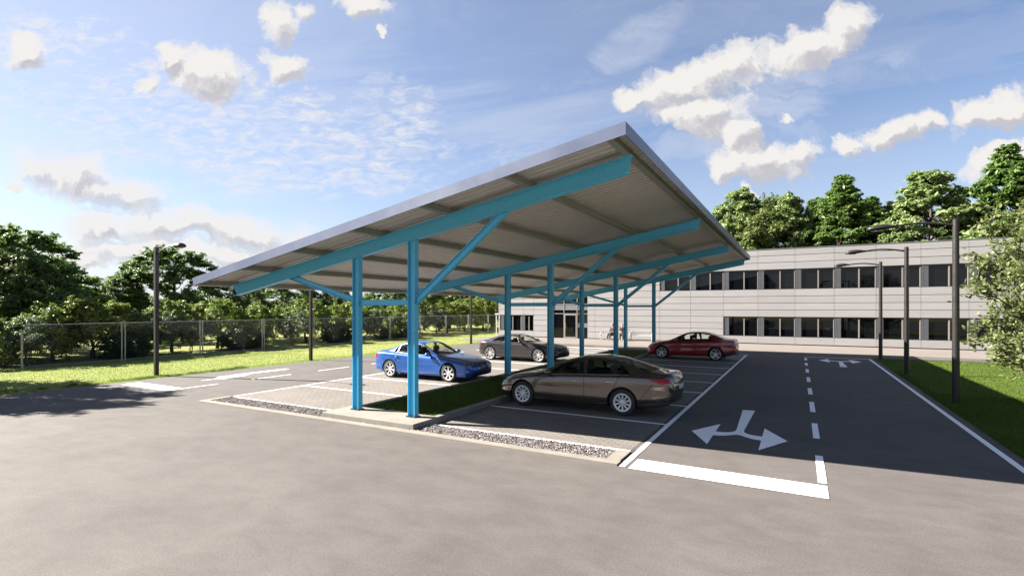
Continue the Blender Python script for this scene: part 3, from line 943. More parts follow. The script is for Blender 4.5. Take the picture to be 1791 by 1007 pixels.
# side walls
for sx, xx in ((-1, BX0), (1, BX1)):
    yj = [WY + .03 + 2.6 * k for k in range(6)]; yj[-1] = WY + DEP
    for i in range(5):
        for j in range(len(zs_) - 1):
            y0, y1, z0, z1 = yj[i] + gp, yj[i + 1] - gp, zs_[j] + gp, zs_[j + 1] - gp
            xi = xx + (.029 if sx < 0 else -.029)
            vs = [(xi, y0, z0), (xi, y1, z0), (xi, y1, z1), (xi, y0, z1), (xx, y0, z0 + .018), (xx, y1, z0 + .018), (xx, y1, z1 - .018), (xx, y0, z1 - .018)]
            mb.add(vs, [(4, 5, 6, 7), (0, 1, 5, 4), (1, 2, 6, 5), (2, 3, 7, 6), (3, 0, 4, 7)])
mb.build('cladding', M['clad'], fixn=True)
mb = BB(); mb.box(BX0 - .02, WY - .02, ZR - .019, BX1 + .02, WY + .34, ZR + .03); mb.box(BX0 + .3, WY + .34, ZR - .4, BX1 - .3, WY + DEP - .3, ZR - .3)
mb.build('roof', M['roofing'])
mb = BB(); mb.box(-25.3, WY + .9, 1.98, BX0 - .001, WY + 3.2, 2.1); mb.box(-25.25, WY + 1.0, -.03, -25.17, WY + 1.08, 1.98); mb.build('porch_roof', M['white_metal'])
def window(x0, x1, z0, z1, panels=True):
    """x0 joint .. x1 next joint: grey infill panel, glass, centre mullion, narrow end mullion"""
    w_ = x1 - x0
    mb = BB(); rc = .13
    # frame: reveal box
    mb.box(x0, WY + .001, z0, x1, WY + rc + .1, z0 + .02); mb.box(x0, WY + .02, z1 - .025, x1, WY + rc + .1, z1); mb.box(x0, WY + rc + .08, z0 + .02, x1, WY + rc + .1, z1 - .025)
    fr = mb.build('window', M['drain'])
    mb = BB(); mb.box(x0 + .40, WY + rc, z0 + .02, x1, WY + rc + .02, z1 - .025); mb.build('pane', M['pane'], fr)
    for (a, b) in ((x0 + .02, x0 + .145), (x0 + .155, x0 + .385)):
        BB().box(a, WY + .035, z0 + .021, b, WY + rc + .1, z1 - .026).build('infill_panel', M['grey_panel'], fr)
    BB().box(x0 + w_ * .585, WY + .05, z0 + .02, x0 + w_ * .585 + .075, WY + rc - .001, z1 - .12).build('mullion', M['mullion'], fr)
    BB().box(x1 - .055, WY + .05, z0 + .02, x1 - .005, WY + rc - .001, z1 - .12).build('mullion', M['mullion'], fr)
for k in range(len(joints) - 1):
    a, b = joints[k], joints[k + 1]
    if a >= -9.6 and b < BX1 + .01 - .36: window(a, b, 3.94, 5.33)
    if a >= -4.92 and b < BX1 + .01 - .36: window(a, b, .575, 1.96)
for (z0, z1) in ((.575, 1.96), (3.94, 5.33)):
    window(-24.2, -22.0, z0, z1); window(-22.0, -20.72, z0, z1)
mb = BB(); 
for o_ in OPS[3:5]:
    mb.box(o_[1] - 2.0, WY + .05, o_[2], o_[1], WY + .2, o_[3])
mb.build('wall_end', M['grey_panel'])
# entrance glazing
ex0, ex1 = -18.92, -15.58
mb = BB()
vxs = [ex0, -18.0 + .16, -16.62, ex1 - .07]
for x in vxs: mb.box(x, WY + .06, 0, x + .07, WY + .16, 6.32)
for z in (2.08, 2.44, 2.90, 3.94, 5.33, 6.25): mb.box(ex0, WY + .07, z, ex1, WY + .15, z + .06)
eg = mb.build('entrance_glazing', M['mullion'])
mb = BB(); mb.box(ex0, WY + .105, 0, vxs[1], WY + .12, 6.3); mb.box(vxs[1] + .07, WY + .105, 2.14, vxs[2], WY + .12, 6.3); mb.box(vxs[2] + .07, WY + .105, 0, ex1 - .07, WY + .12, 6.3)
mb.build('pane', M['pane'], eg)
mb = BB()
for (z0, z1) in ((2.50, 2.90), (4.0, 4.4)): mb.box(ex0 + .07, WY + .09, z0, ex1 - .07, WY + .104, z1)
mb.box(vxs[2] + .07, WY + .09, .95, ex1 - .07, WY + .104, 1.3)
mb.build('spandrel', M['spandrel'], eg)
dx0, dx1 = vxs[1] + .07, vxs[2]
mb = BB()
for (a, b, c_, d_) in ((dx0, dx0 + .09, .01, 2.08), (dx1 - .09, dx1, .01, 2.08), (dx0 + .09, dx1 - .09, .01, .12), (dx0 + .09, dx1 - .09, 1.98, 2.08)): mb.box(a, WY + .05, c_, b, WY + .13, d_)
dr = mb.build('door', M['mullion'])
mb = BB(); mb.box(dx0 + .09, WY + .08, .12, dx1 - .09, WY + .1, 1.98); mb.build('pane', M['pane'], dr)
mb = BB(); mb.tube([(dx0 + .16, WY + .0, .8), (dx0 + .16, WY + .0, 1.3)], .015, 8); mb.box(dx0 + .15, WY, .85, dx0 + .17, WY + .08, .87); mb.box(dx0 + .15, WY, 1.23, dx0 + .17, WY + .08, 1.25); mb.build('handle', M['galv'], dr)

# ------------------------------------------------------------------ benches and people by the wall
def bench(label, x, y):
    b = thing('bench', label, 'bench', (x, y, .004), 0, 'white benches along the office wall')
    for sx in (-.88, .88):
        m = MB()
        pts = [(sx, -.28, 0), (sx, -.28, .50)] + [(sx, -.28 + .12 * (1 - math.cos(a)), .50 + .13 * math.sin(a)) for a in (R(30), R(60), R(90))] + [(sx, .1, .64), (sx, .2, .62)]
        m.tube(pts, .032, 8); m.tube([(sx, .18, 0), (sx, .2, .5), (sx, .28, .86)], .028, 8)
        m.box(sx - .02, -.28, .36, sx + .02, .2, .40)
        m.build('leg', M['white_metal'], b)
    m = MB()
    for k in range(6): m.box(-.88, -.26 + k * .08, .405, .88, -.225 + k * .08, .42)
    m.build('seat', M['white_metal'], b)
    m = MB()
    for k in range(12):
        m.tube([(-.82 + k * .149, .215, .45), (-.82 + k * .149, .285, .84)], .008, 5)
    m.tube([(-.88, .285, .845), (.88, .285, .845)], .018, 6); m.tube([(-.88, .22, .47), (.88, .22, .47)], .014, 6)
    m.build('backrest', M['white_metal'], b)
    return b
bench('white metal bench by the office wall, left one, with people sitting on it', -13.2, 40.35)
bench('empty white metal bench by the office wall behind the nose of the red sedan', -10.8, 40.35)

SKIN = pbr('skin', (.45, .27, .19), .5); HAIR = pbr('hair_dark', (.03, .02, .015), .6)
def person(label, loc, rz, top, trousers, mats_top, mats_leg):
    p_ = thing('person', label, 'person', loc, rz)
    def skin_obj(name, verts, edges, rad, mat, root=0, parent=None, sub=2):
        me = bpy.data.meshes.new(name); me.from_pydata(verts, edges, []); me.materials.append(mat)
        o = bpy.data.objects.new(name, me); link(o, parent)
        sk = o.modifiers.new('skin', 'SKIN'); sk.use_smooth_shade = True
        for i, r in enumerate(rad):
            me.skin_vertices[0].data[i].radius = (r if hasattr(r, '__len__') else (r, r))
            me.skin_vertices[0].data[i].use_root = (i == root)
        s_ = o.modifiers.new('sub', 'SUBSURF'); s_.levels = sub; s_.render_levels = sub
        return o
    # seated, facing -y ; seat height .44
    V = [(0, 0, .52), (0, .02, .68), (0, .03, .84), (0, .02, .98), (0, .0, 1.07), (0, -.02, 1.13),   # pelvis..neck 0-5
         (0, -.03, 1.19), (0, -.03, 1.27), (0, -.02, 1.33)]                                                # head 6-8
    Rr = [(.15, .12), (.13, .10), (.15, .11), (.15, .095), (.07, .06), (.052, .052), (.078, .09), (.085, .098), (.06, .07)]
    E_ = [(i, i + 1) for i in range(8)]
    def add(par, chain):
        for co, r in chain:
            V.append(co); Rr.append(r); E_.append((par, len(V) - 1)); par = len(V) - 1
        return par
    for s in (-1, 1):
        k = add(3, [((s * .17, .01, 1.00), .055), ((s * .23, -.02, .82), .045), ((s * .19, -.20, .70), .038), ((s * .10, -.30, .72), .028)])
        for f in range(4): add(k, [((s * (.08 - f * .016), -.345, .735 - f * .014), .010), ((s * (.06 - f * .016), -.375, .73 - f * .014), .009)])
        add(k, [((s * .10, -.33, .755), .011)])
        add(0, [((s * .10, -.06, .50), .09), ((s * .12, -.42, .49), .068), ((s * .12, -.46, .26), .052), ((s * .12, -.46, .08), .038), ((s * .13, -.56, .035), .035)])
    body = skin_obj('body', V, E_, Rr, SKIN, 0, p_)
    # clothes follow the same chains slightly larger
    tv = [(0, 0, .54), (0, .02, .68), (0, .03, .84), (0, .02, .98), (0, 0, 1.065)]; tr = [(.165, .135), (.145, .115), (.165, .125), (.16, .108), (.075, .07)]; te = [(i, i + 1) for i in range(4)]
    for s in (-1, 1):
        b0 = len(tv); tv += [(s * .17, .01, 1.00), (s * .23, -.02, .82), (s * .195, -.18, .71)]; tr += [.066, .056, .048]; te += [(3, b0), (b0, b0 + 1), (b0 + 1, b0 + 2)]
    skin_obj('shirt', tv, te, tr, mats_top, 0, p_)
    lv = [(0, 0, .52)]; lr = [(.165, .13)]; le = []
    for s in (-1, 1):
        b0 = len(lv); lv += [(s * .10, -.06, .50), (s * .12, -.42, .49), (s * .12, -.46, .26), (s * .12, -.46, .12)]; lr += [.10, .08, .064, .055]; le += [(0, b0), (b0, b0 + 1), (b0 + 1, b0 + 2), (b0 + 2, b0 + 3)]
    skin_obj('trousers', lv, le, lr, mats_leg, 0, p_)
    m = MB(); prof = []
    for k in range(9):
        a = R(-12) + k / 8 * R(102); prof.append((.092 * math.cos(a), 1.275 + .085 * math.sin(a)))
    m.lathe(prof, n=16, center=(0, -.008, 0)); m.build('hair', HAIR, p_)
    m = MB()
    for s in (-1, 1): m.lathe([(0, -.128), (.008, -.124), (.009, -.118)], 'y', 8, center=(s * .03, 0, 1.262))
    m.build('eye', pbr('eye', (.02, .015, .012), .2), p_)
    m = MB(); m.lathe([(0, -.146), (.010, -.135), (.016, -.11)], 'y', 8, center=(0, 0, 1.235)); m.box(-.022, -.124, 1.203, .022, -.11, 1.209)
    m.build('face', SKIN, p_)
    return p_
navy = pbr('navy_jacket', (.012, .013, .022), .8); blk = pbr('black_trousers', (.01, .01, .012), .8)
person('person in dark jacket and black trousers on the left bench, half hidden by a column', (-13.12, 40.28, .0), R(-25), None, None, navy, blk)
person('person in dark clothes at the right end of the left bench, almost hidden by columns', (-12.33, 40.30, .0), R(10), None, None, pbr('dark_coat', (.03, .03, .035), .8), blk)
# ------------------------------------------------------------------ trees
def leaf_quads(cen, nrm, size, aspect=1.7, jitter=.35, fold=True, rng=RNG):
    """rhombic leaves: cen (N,3), nrm (N,3) facing, returns (N*4,3)"""
    n = len(cen)
    nrm = nrm + rng.normal(0, jitter, (n, 3)); nrm /= np.linalg.norm(nrm, axis=1)[:, None] + 1e-9
    r = rng.normal(0, 1, (n, 3)); u = np.cross(nrm, r); u /= np.linalg.norm(u, axis=1)[:, None] + 1e-9
    v = np.cross(nrm, u)
    s = size * rng.uniform(.6, 1.35, n)[:, None]
    L = u * s * aspect * .5; W = v * s * .5
    droop = nrm * s * .22
    return np.stack([cen - L - droop, cen + W * 1.0, cen + L - droop, cen - W * 1.0], 1).reshape(-1, 3)

def make_tree(seed, H, r, leafmat, nleaf=12000, leaf=.16, trunk_r=.16, crown_lo=.25, shape='round', flat=.5, nl=80, lobe=.24, stems=1, jitter=.5, top_bias=.0, gap=.0, aspect=1.8, elong=.8, droop=.15):
    """returns (crown mesh, trunk mesh); a crown is many leaf clumps set on the ends of limbs"""
    rng = np.random.default_rng(seed); rd = random.Random(seed)
    z0 = H * crown_lo
    lobes = []
    for i in range(nl):
        f = (i + .5) / nl
        f = f ** (1 - top_bias * .4)
        z = z0 + (H * .97 - z0) * f
        q = (z - z0) / (H - z0)
        if shape == 'round': prof = math.sin(PI * min(1, (.16 + .84 * q)) ** .85) ** .6 if q < 1 else 0
        elif shape == 'cone': prof = (1 - q) ** .75 * .96 + .06
        elif shape == 'spread': prof = (1 - q ** 2.2) ** .6 * (0.75 + .25 * q)
        elif shape == 'tier': prof = (1 - q ** 1.25) ** .8 * (.82 + .18 * math.sin(q * 26))
        elif shape == 'tall': prof = math.sin(PI * (.30 + .69 * q)) ** .85
        else: prof = math.sqrt(max(0, 1 - (2 * q - 1) ** 2))
        a = i * 2.39996 + rd.uniform(-.5, .5)
        rr = r * prof * rd.uniform(.45, 1.0) ** .6 * rd.uniform(.78, 1.1)
        lr = r * lobe * rd.uniform(.65, 1.3) * (1.1 - .35 * q)
        lobes.append((rr * math.cos(a), rr * math.sin(a), z + rd.uniform(-.04, .04) * H, lr))
    L = np.array(lobes)
    wgt = L[:, 3] ** 1.8; wgt /= wgt.sum()
    idx = rng.choice(len(L), nleaf, p=wgt)
    # every lobe is a bundle of twig sprays pointing outwards
    ns = 9
    od = L[:, :3] - np.array([0, 0, z0 + (H - z0) * .35]); od[:, 2] *= .55; od /= np.linalg.norm(od, axis=1)[:, None] + 1e-6
    sd = od[:, None, :] * elong + rng.normal(0, .62, (len(L), ns, 3)) * np.array([1, 1, .55]); sd /= np.linalg.norm(sd, axis=2)[:, :, None]
    sl = rng.uniform(.65, 1.45, (len(L), ns))
    k = rng.integers(0, ns, nleaf)
    t_ = rng.uniform(0, 1, nleaf) ** .7
    axis = sd[idx, k]
    ln = L[idx, 3] * sl[idx, k]
    wdt = L[idx, 3] * (.34 - .24 * t_)
    g3 = rng.normal(0, 1, (nleaf, 3)) * np.array([1, 1, flat])
    cen = L[idx, :3] + axis * (t_ * ln * 1.15)[:, None] + g3 * wdt[:, None]
    cen[:, 2] -= t_ ** 2 * ln * droop
    rad_h = np.hypot(cen[:, 0], cen[:, 1]); cen[:, 2] -= .05 * (rad_h / r) ** 2 * r
    cen[:, 2] = np.maximum(cen[:, 2], .08)
    nrm = axis * .35 + g3 * .25 + np.array([0, 0, .75])
    lv = leaf_quads(cen, nrm, leaf, aspect, jitter, rng=rng)
    crown = np_mesh('crown', lv, None, 4, leafmat)
    # trunk and limbs
    mb = MB()
    def limb(p, q, r0, r1, n=7, wig=.06, seg=4):
        p, q = Vector(p), Vector(q); ln = (q - p).length; pts = []; rs = []
        for k in range(seg + 1):
            f = k / seg
            c = p.lerp(q, f)
            if 0 < k < seg: c += Vector((rd.uniform(-1, 1), rd.uniform(-1, 1), rd.uniform(-.4, .8))) * ln * wig
            pts.append(c); rs.append(r0 + (r1 - r0) * f)
        mb.tube(pts, rs, n); return pts
    mains = []
    if stems == 1:
        tp = limb((0, 0, -.1), (rd.uniform(-.1, .1) * r, rd.uniform(-.1, .1) * r, H * .9), trunk_r, trunk_r * .15, 9, .02, 8)
        mb.tube([(0, 0, -.1), (0, 0, .12), (0, 0, .4)], [trunk_r * 1.7, trunk_r * 1.25, trunk_r * .95], 9)
        mains.append(tp)
    else:
        for k in range(stems):
            a = 2 * PI * k / stems + rd.uniform(-.3, .3)
            tp = limb((.03 * math.cos(a), .03 * math.sin(a), -.05), (r * .45 * math.cos(a), r * .45 * math.sin(a), H * .75), trunk_r, trunk_r * .3, 7, .07, 6)
            mains.append(tp)
    order = list(range(nl)); rd.shuffle(order)
    for i in order[:max(10, int(nl * .4))]:
        x, y, z, lr = lobes[i]
        tp = mains[rd.randrange(len(mains))]
        zt = max(z - .35 * math.hypot(x, y) - .1 * H, z0 * .6, .15)
        best = min(tp, key=lambda p: abs(p.z - zt))
        limb(best, (x * .85, y * .85, z - .1 * lr), trunk_r * .24, trunk_r * .05, 5, .07, 4)
    me_o = mb.build('trunk', M['bark']); tm = me_o.data
    bpy.data.objects.remove(me_o)
    return crown, tm

SPECIES = {
 'dark':   [make_tree(s, 8.0, 3.9, M['leaf_dark'], 62000, .115, .24, .32, 'round', .40, 120, .20, elong=1.2) for s in (1, 2)],
 'mid':    [make_tree(s, 6.5, 2.7, M['leaf_mid'], 40000, .09, .16, .34, 'round', .8, 90, .24) for s in (3, 4)],
 'light':  [make_tree(s, 13.0, 3.3, M['leaf_light'], 60000, .155, .26, .16, 'tall', .55, 120, .25, elong=1.0, droop=.35) for s in (5, 6)],
 'fir':    [make_tree(s, 14.5, 4.3, M['leaf_dark'], 95000, .15, .30, .08, 'tier', .22, 230, .22, elong=2.0, droop=.30, aspect=2.4) for s in (7, 8)],
 'low':    [make_tree(s, 2.9, 1.65, M['leaf_yellow'], 14000, .075, .08, .36, 'round', .6, 52, .28) for s in (9, 10)],
 'multi':  [make_tree(s, 2.2, .95, M['leaf_grey'], 8000, .05, .022, .42, 'ball', .8, 30, .34, stems=4) for s in (11, 12)],
 'hedge':  [make_tree(s, 1.45, 1.1, M['leaf_hedge'], 14000, .055, .05, .08, 'ball', .8, 60, .28, elong=.4) for s in (13, 14)],
 'bush':   [make_tree(s, 2.4, 1.5, M['leaf_mid'], 13000, .075, .05, .05, 'ball', .8, 50, .30, stems=3) for s in (15,)],
}
BASEH = {'dark': 8.0, 'mid': 6.5, 'light': 13.0, 'fir': 14.5, 'low': 2.9, 'multi': 2.2, 'hedge': 1.45, 'bush': 2.4}
cnt = {}
def plant(name, kind, label, cat, x, y, h, wide=1.0, group=None):
    k = cnt.get(kind, 0); cnt[kind] = k + 1
    crown, trunk = SPECIES[kind][k % len(SPECIES[kind])]
    s = h / BASEH[kind]
    e = thing(name, label, cat, (x, y, -.03), (k * 2.1 + x) % 6.28, group, (s * wide, s * wide, s))
    for nm, me in (('crown', crown), ('trunk', trunk)):
        link(bpy.data.objects.new(nm, me), e)
    return e
def pu_(name, kind, label, u, d, h, wide=1.0, cat='tree', group=None):
    x, y = at(u, d); return plant(name, kind, label, cat, x, y, h, wide, group)

# tall trees beyond the shrub row on the left
GL = 'tall trees beyond the fence on the left'
pu_('broadleaf_tree', 'dark', 'big dark green tree towering at the left edge of the photo behind the fence end', 12, 28.5, 6.9, 1.05, group=GL)
pu_('broadleaf_tree', 'mid', 'mid green tree standing in front of the big dark tree at the left edge', 22, 26.5, 5.2, 1.05, group=GL)
pu_('broadleaf_tree', 'dark', 'dark green tree sloping down to the right of the tall one at the left edge', 92, 35, 5.8, .85, group=GL)
pu_('broadleaf_tree', 'mid', 'small distant olive tree in the low gap left of the nearest left lamp post', 142, 46, 4.6, .9, group=GL)
pu_('broadleaf_tree', 'mid', 'lighter olive tree just left of the tall dark tree behind the nearest left lamp post', 212, 38, 4.6, 1.05, group=GL)
pu_('broadleaf_tree', 'dark', 'tall spreading dark tree right behind the nearest left lamp post', 300, 40, 7.0, 1.05, group=GL)
pu_('broadleaf_tree', 'mid', 'olive tree under the low left end of the carport roof', 428, 42, 4.3, .95, group=GL)
pu_('broadleaf_tree', 'dark', 'wide dark tree behind the lamp post left of the first blue column', 500, 46, 5.6, 1.05, group=GL)
pu_('broadleaf_tree', 'mid', 'olive tree seen just left of the first blue column under the roof', 585, 48, 4.4, 1.0, group=GL)
pu_('broadleaf_tree', 'dark', 'dark tree seen between the two front blue columns', 680, 54, 5.8, .95, group=GL)
pu_('broadleaf_tree', 'light', 'pale green tall tree behind the fence above the blue sedan', 785, 66, 9.0, 1.5, group=GL)
pu_('broadleaf_tree', 'mid', 'leafy mid green tree at the left corner of the office building', 862, 70, 7.5, 1.2, group=GL)
pu_('broadleaf_tree', 'mid', 'dense green tree just right of the front blue column above the blue sedan', 742, 60, 5.4, 1.0, group=GL)
#pu_('broadleaf_tree', 'mid', 'far small tree closing the gap between the two big dark trees on the left', 395, 62, 4.8, 1.2, group=GL)
# row of low trees, shrubs and clipped bushes just behind the fence
ORD = ['first', 'second', 'third', 'fourth', 'fifth', 'sixth', 'seventh', 'eighth', 'ninth', 'tenth', 'eleventh']
def bay(y): return ORD[max(0, min(10, int((y - 9.1) / 3.8)))]
row = [  # (photo column, x, kind, height, width factor)
 (47, -30.6, 'multi', 2.15, 1.0), (92, -31.4, 'low', 2.75, 1.0), (163, -32.2, 'low', 3.0, 1.15), (222, -30.6, 'hedge', 1.35, 1.05),
 (268, -31.2, 'multi', 2.35, 1.2), (300, -32.6, 'low', 2.95, 1.0), (335, -31.2, 'multi', 2.1, 1.0), (380, -33.0, 'low', 3.0, 1.05), (425, -30.6, 'hedge', 1.45, 1.15),
 (455, -32.0, 'low', 2.7, .95), (512, -31.0, 'multi', 2.3, 1.1), (535, -33.0, 'low', 3.1, 1.1), (590, -30.7, 'hedge', 1.45, 1.1), (610, -32.8, 'low', 3.0, 1.0),
 (648, -31.2, 'multi', 2.3, 1.0), (672, -31.0, 'bush', 2.4, .95), (700, -30.8, 'hedge', 1.5, 1.1), (708, -33.2, 'low', 3.1, 1.0), (737, -31.2, 'multi', 2.2, 1.0),
 (765, -32, 'multi', 2.4, 1.3), (782, -32.5, 'low', 3.0, 1.0), (812, -32.6, 'low', 3.4, 1.15), (845, -32.2, 'low', 3.6, 1.1), (866, -34.0, 'low', 3.6, 1.1)]
desc = {'multi': ('shrub', 'shrub', 'grey green shrub with thin forked stems'), 'low': ('low_tree', 'tree', 'low yellow green tree with a spreading crown'),
        'hedge': ('clipped_bush', 'bush', 'round dark green bush'), 'bush': ('bush', 'bush', 'loose mid green bush')}
used = {}
for (u, X, kind, h, wd) in row:
    y = atX(u, X)
    nm, cat, ds = desc[kind]
    lab = ds + ' behind the ' + bay(y) + ' fence bay'
    if lab in used: lab = ds + ' right end of ' + bay(y) + ' fence bay'
    k2 = 2
    while lab in used:
        lab = ds + ' near the far end of the fence' if k2 == 2 else ds + ' at the very end of the fence'
        k2 += 1
    used[lab] = 1
    plant(nm, kind, lab, cat, X, y, h, wd, 'planting in a row behind the fence')
plant('bush', 'bush', 'dark leafy bush left of the short first fence post', 'bush', -31.2, 8.3, 2.1, .9, 'planting in a row behind the fence')
plant('low_tree', 'low', 'low tree left of the short first fence post behind the leafy bush', 'tree', -34.5, 9.4, 3.2, 1.1, 'planting in a row behind the fence')
# trees just outside the left edge whose shade falls over the asphalt
plant('broadleaf_tree', 'mid', 'leafy tree on the left lawn whose shade reaches over the asphalt', 'tree', -27.2, 3.6, 7.6, .88)
plant('broadleaf_tree', 'dark', 'dark tree on the left lawn beside the front road', 'tree', -28.5, -1.6, 7.5, .8)
# trees behind the office building
GR = 'tall trees behind the office building'
def rb(name, kind, label, u, h, Y=62, wd=1.0):
    r = (u - CX) / FP; d = Y / (ca + sa * r)
    pu_(name, kind, label, u, d, CH + (HY - h) / FP * d, wd, group=GR)
rb('broadleaf_tree', 'light', 'pale green tree rising right beside the far corner of the carport roof', 1292, 332, 61, 1.0)
rb('broadleaf_tree', 'mid', 'darker green tree between two pale ones behind the left part of the office', 1346, 356, 63, .75)
rb('broadleaf_tree', 'light', 'pale green tree just left of the broad dark conifer behind the office', 1384, 342, 60, .8)
rb('conifer_tree', 'fir', 'broad dark green conifer behind the middle of the office roof', 1474, 312, 59, 1.05)
rb('conifer_tree', 'fir', 'smaller dark conifer filling the gap right of the broad one behind the office', 1556, 366, 66, .8)
rb('broadleaf_tree', 'light', 'tall pale green tree behind the nearest right lamp arm', 1622, 300, 59, 1.2)
rb('broadleaf_tree', 'light', 'pale green tree low behind the office roof left of the nearest right lamp post', 1578, 372, 57, .8)
rb('broadleaf_tree', 'light', 'pale green tree behind the office just right of the nearest right lamp post', 1690, 372, 61, .9)
rb('conifer_tree', 'fir', 'tallest dark green conifer at the right edge of the photo', 1762, 262, 58, 1.05)
rb('conifer_tree', 'fir', 'dark green conifer cut off by the right edge of the photo', 1850, 285, 57, 1.0)
rb('conifer_tree', 'fir', 'dark conifer far back between the pale trees above the carport corner', 1255, 385, 70, .8)

rb('conifer_tree', 'fir', 'dark conifer peeping out between the pale tree and the broad dark conifer behind the office', 1425, 358, 64, .9)
rb('conifer_tree', 'fir', 'dark conifer between the broad conifer and the tall pale tree behind the office', 1525, 350, 63, 1.0)
rb('conifer_tree', 'fir', 'dark conifer close behind the nearest right lamp post above the office roof', 1672, 345, 65, 1.0)
rb('broadleaf_tree', 'mid', 'mid green tree low behind the office roof beside the carport corner', 1322, 378, 60, 1.0)

# leafy tree close by at the right edge
def near_tree():
    rng = np.random.default_rng(99); rd = random.Random(99)
    e = thing('leafy_tree', 'leafy tree with pale oval leaves reaching in at the right edge before the office', 'tree', (0, 0, 0))
    bx, by = at(1905, 14.0)
    e.location = (bx, by, -.03)
    H = 6.0; Rr = 2.5
    mb = MB(); twigs = []
    def limb(p, q, r0, r1, n=8, seg=5, wig=.06):
        p, q = Vector(p), Vector(q); ln = (q - p).length; pts = []; rs = []
        for k in range(seg + 1):
            f = k / seg; c = p.lerp(q, f)
            if 0 < k < seg: c += Vector((rd.uniform(-1, 1), rd.uniform(-1, 1), rd.uniform(-.5, 1))) * ln * wig
            pts.append(c); rs.append(r0 + (r1 - r0) * f)
        mb.tube(pts, rs, n); return pts
    tr = limb((0, 0, -.1), (.1, .1, H * .85), .15, .03, 10, 9, .015)
    for i in range(90):
        f = (i + .5) / 90
        z = .75 + (H - .9) * f; q = (z - .6) / (H - .6)
        a = i * 2.39996
        rr = Rr * (math.sin(PI * (.20 + .70 * q)) ** .7) * rd.uniform(.6, 1.06)
        end = Vector((rr * math.cos(a), rr * math.sin(a), z + rd.uniform(-.25, .25)))
        st = min(tr, key=lambda p: abs(p.z - max(.7, z - .45 * rr)))
        pts = limb(st, end, .04, .010, 6, 5, .05)
        for k in range(2, 6):
            for s in range(5):
                b_ = pts[k]
                dirv = (end - st).normalized() * .6 + Vector((rd.uniform(-1, 1), rd.uniform(-1, 1), rd.uniform(-.6, .7))) * .7
                tip = b_ + dirv.normalized() * rd.uniform(.22, .55)
                mb.tube([b_, b_.lerp(tip, .5) + Vector((0, 0, .03)), tip], [.008, .006, .003], 4)
                twigs.append((b_, tip))
    mb.build('trunk', M['bark'], e)
    vs = []
    n_t = len(twigs); per = 20
    for (a, b) in twigs:
        a, b = np.array(a), np.array(b); d = (b - a); L = np.linalg.norm(d); d /= L
        f = rng.uniform(.15, 1.1, per)
        c = a + d * (f * L)[:, None] + rng.normal(0, .075, (per, 3))
        u = d * .7 + rng.normal(0, .55, (per, 3)); u /= np.linalg.norm(u, axis=1)[:, None]
        up = np.array([0, 0, 1.0]) + rng.normal(0, .45, (per, 3)); w_ = np.cross(u, up); w_ /= np.linalg.norm(w_, axis=1)[:, None]
        nn = np.cross(w_, u)
        ln = rng.uniform(.09, .155, per)[:, None]; wd = ln * rng.uniform(.22, .30, per)[:, None]
        p = [c, c + u * ln * .28 + w_ * wd - nn * ln * .02, c + u * ln * .68 + w_ * wd * .92 - nn * ln * .05, c + u * ln - nn * ln * .14, c + u * ln * .68 - w_ * wd * .92 - nn * ln * .05, c + u * ln * .28 - w_ * wd - nn * ln * .02]
        vs.append(np.stack(p, 1).reshape(-1, 3))
    me = np_mesh('crown', np.concatenate(vs), None, 6, M['leaf_near'])
    link(bpy.data.objects.new('crown', me), e)
near_tree()
# far-off wood closing the horizon
def far_wood():
    rng = np.random.default_rng(5)
    vs = []
    for k in range(150):
        f = k / 149
        ang = R(-20) + f * R(185)
        dist = rng.uniform(230, 300)
        x, y = -math.cos(ang - R(0)) * dist, math.sin(ang) * dist
        h = rng.uniform(4, 8); r = rng.uniform(6, 12)
        n = 420
        d = rng.normal(0, 1, (n, 3)); d /= np.linalg.norm(d, axis=1)[:, None]; d[:, 2] = np.abs(d[:, 2])
        cen = np.array([x, y, 0]) + d * np.array([r, r, h]) * rng.uniform(.6, 1.08, n)[:, None]
        vs.append(leaf_quads(cen, d, 1.5, 1.2, .5, rng=rng))
    me = np_mesh('distant_wood', np.concatenate(vs), None, 4, M['leaf_mid'])
    o = bpy.data.objects.new('distant_wood', me); C.objects.link(o)
    tag(o, 'low far-off line of woodland along the horizon beyond the fence', 'woodland', kind='stuff')
far_wood()
# ------------------------------------------------------------------ cars
def car_paint(name, col, metal=.55, rough=.34):
    m, t, b = new_mat(name)
    co = t.node('ShaderNodeTexCoord').outputs['Object']
    fl = t.noise(co, 420, 2, .6)
    c = t.mix(t.ramp(fl, [(.35, 0.), (.65, 1.)]), tuple(x * .82 for x in col), tuple(min(1, x * 1.2) for x in col))
    # faint road film low on the body
    t.l.new(c, b.inputs['Base Color'])
    b.inputs['Metallic'].default_value = metal; b.inputs['Roughness'].default_value = rough
    b.inputs['Coat Weight'].default_value = 1.0; b.inputs['Coat Roughness'].default_value = .035
    return m
def glass_mat():
    m, t, b = new_mat('car_glass')
    t.n.remove(b)
    fr = t.node('ShaderNodeFresnel', ins={'IOR': 1.22}).outputs[0]
    gl = t.node('ShaderNodeBsdfGlossy', ins={'Color': (1, 1, 1, 1), 'Roughness': .015})
    tr = t.node('ShaderNodeBsdfTransparent', ins={'Color': (.88, .93, .90, 1)})
    mx = t.node('ShaderNodeMixShader', ins={0: t.math('ADD', fr, .012), 1: tr.outputs[0], 2: gl.outputs[0]})
    t.l.new(mx.outputs[0], t.n['Material Output'].inputs['Surface'])
    return m
M['car_glass'] = glass_mat()
M['trim'] = pbr('black_trim', (.012, .012, .013), .35)
M['chrome'] = pbr('chrome', (.72, .72, .72), .12, 1.0)
M['seam'] = pbr('panel_gap', (.004, .004, .004), .9)
M['tyre'] = pbr('tyre_rubber', (.018, .018, .018), .8, var=.2, vscale=14)
M['alloy'] = pbr('alloy_rim', (.72, .72, .73), .3, .6)
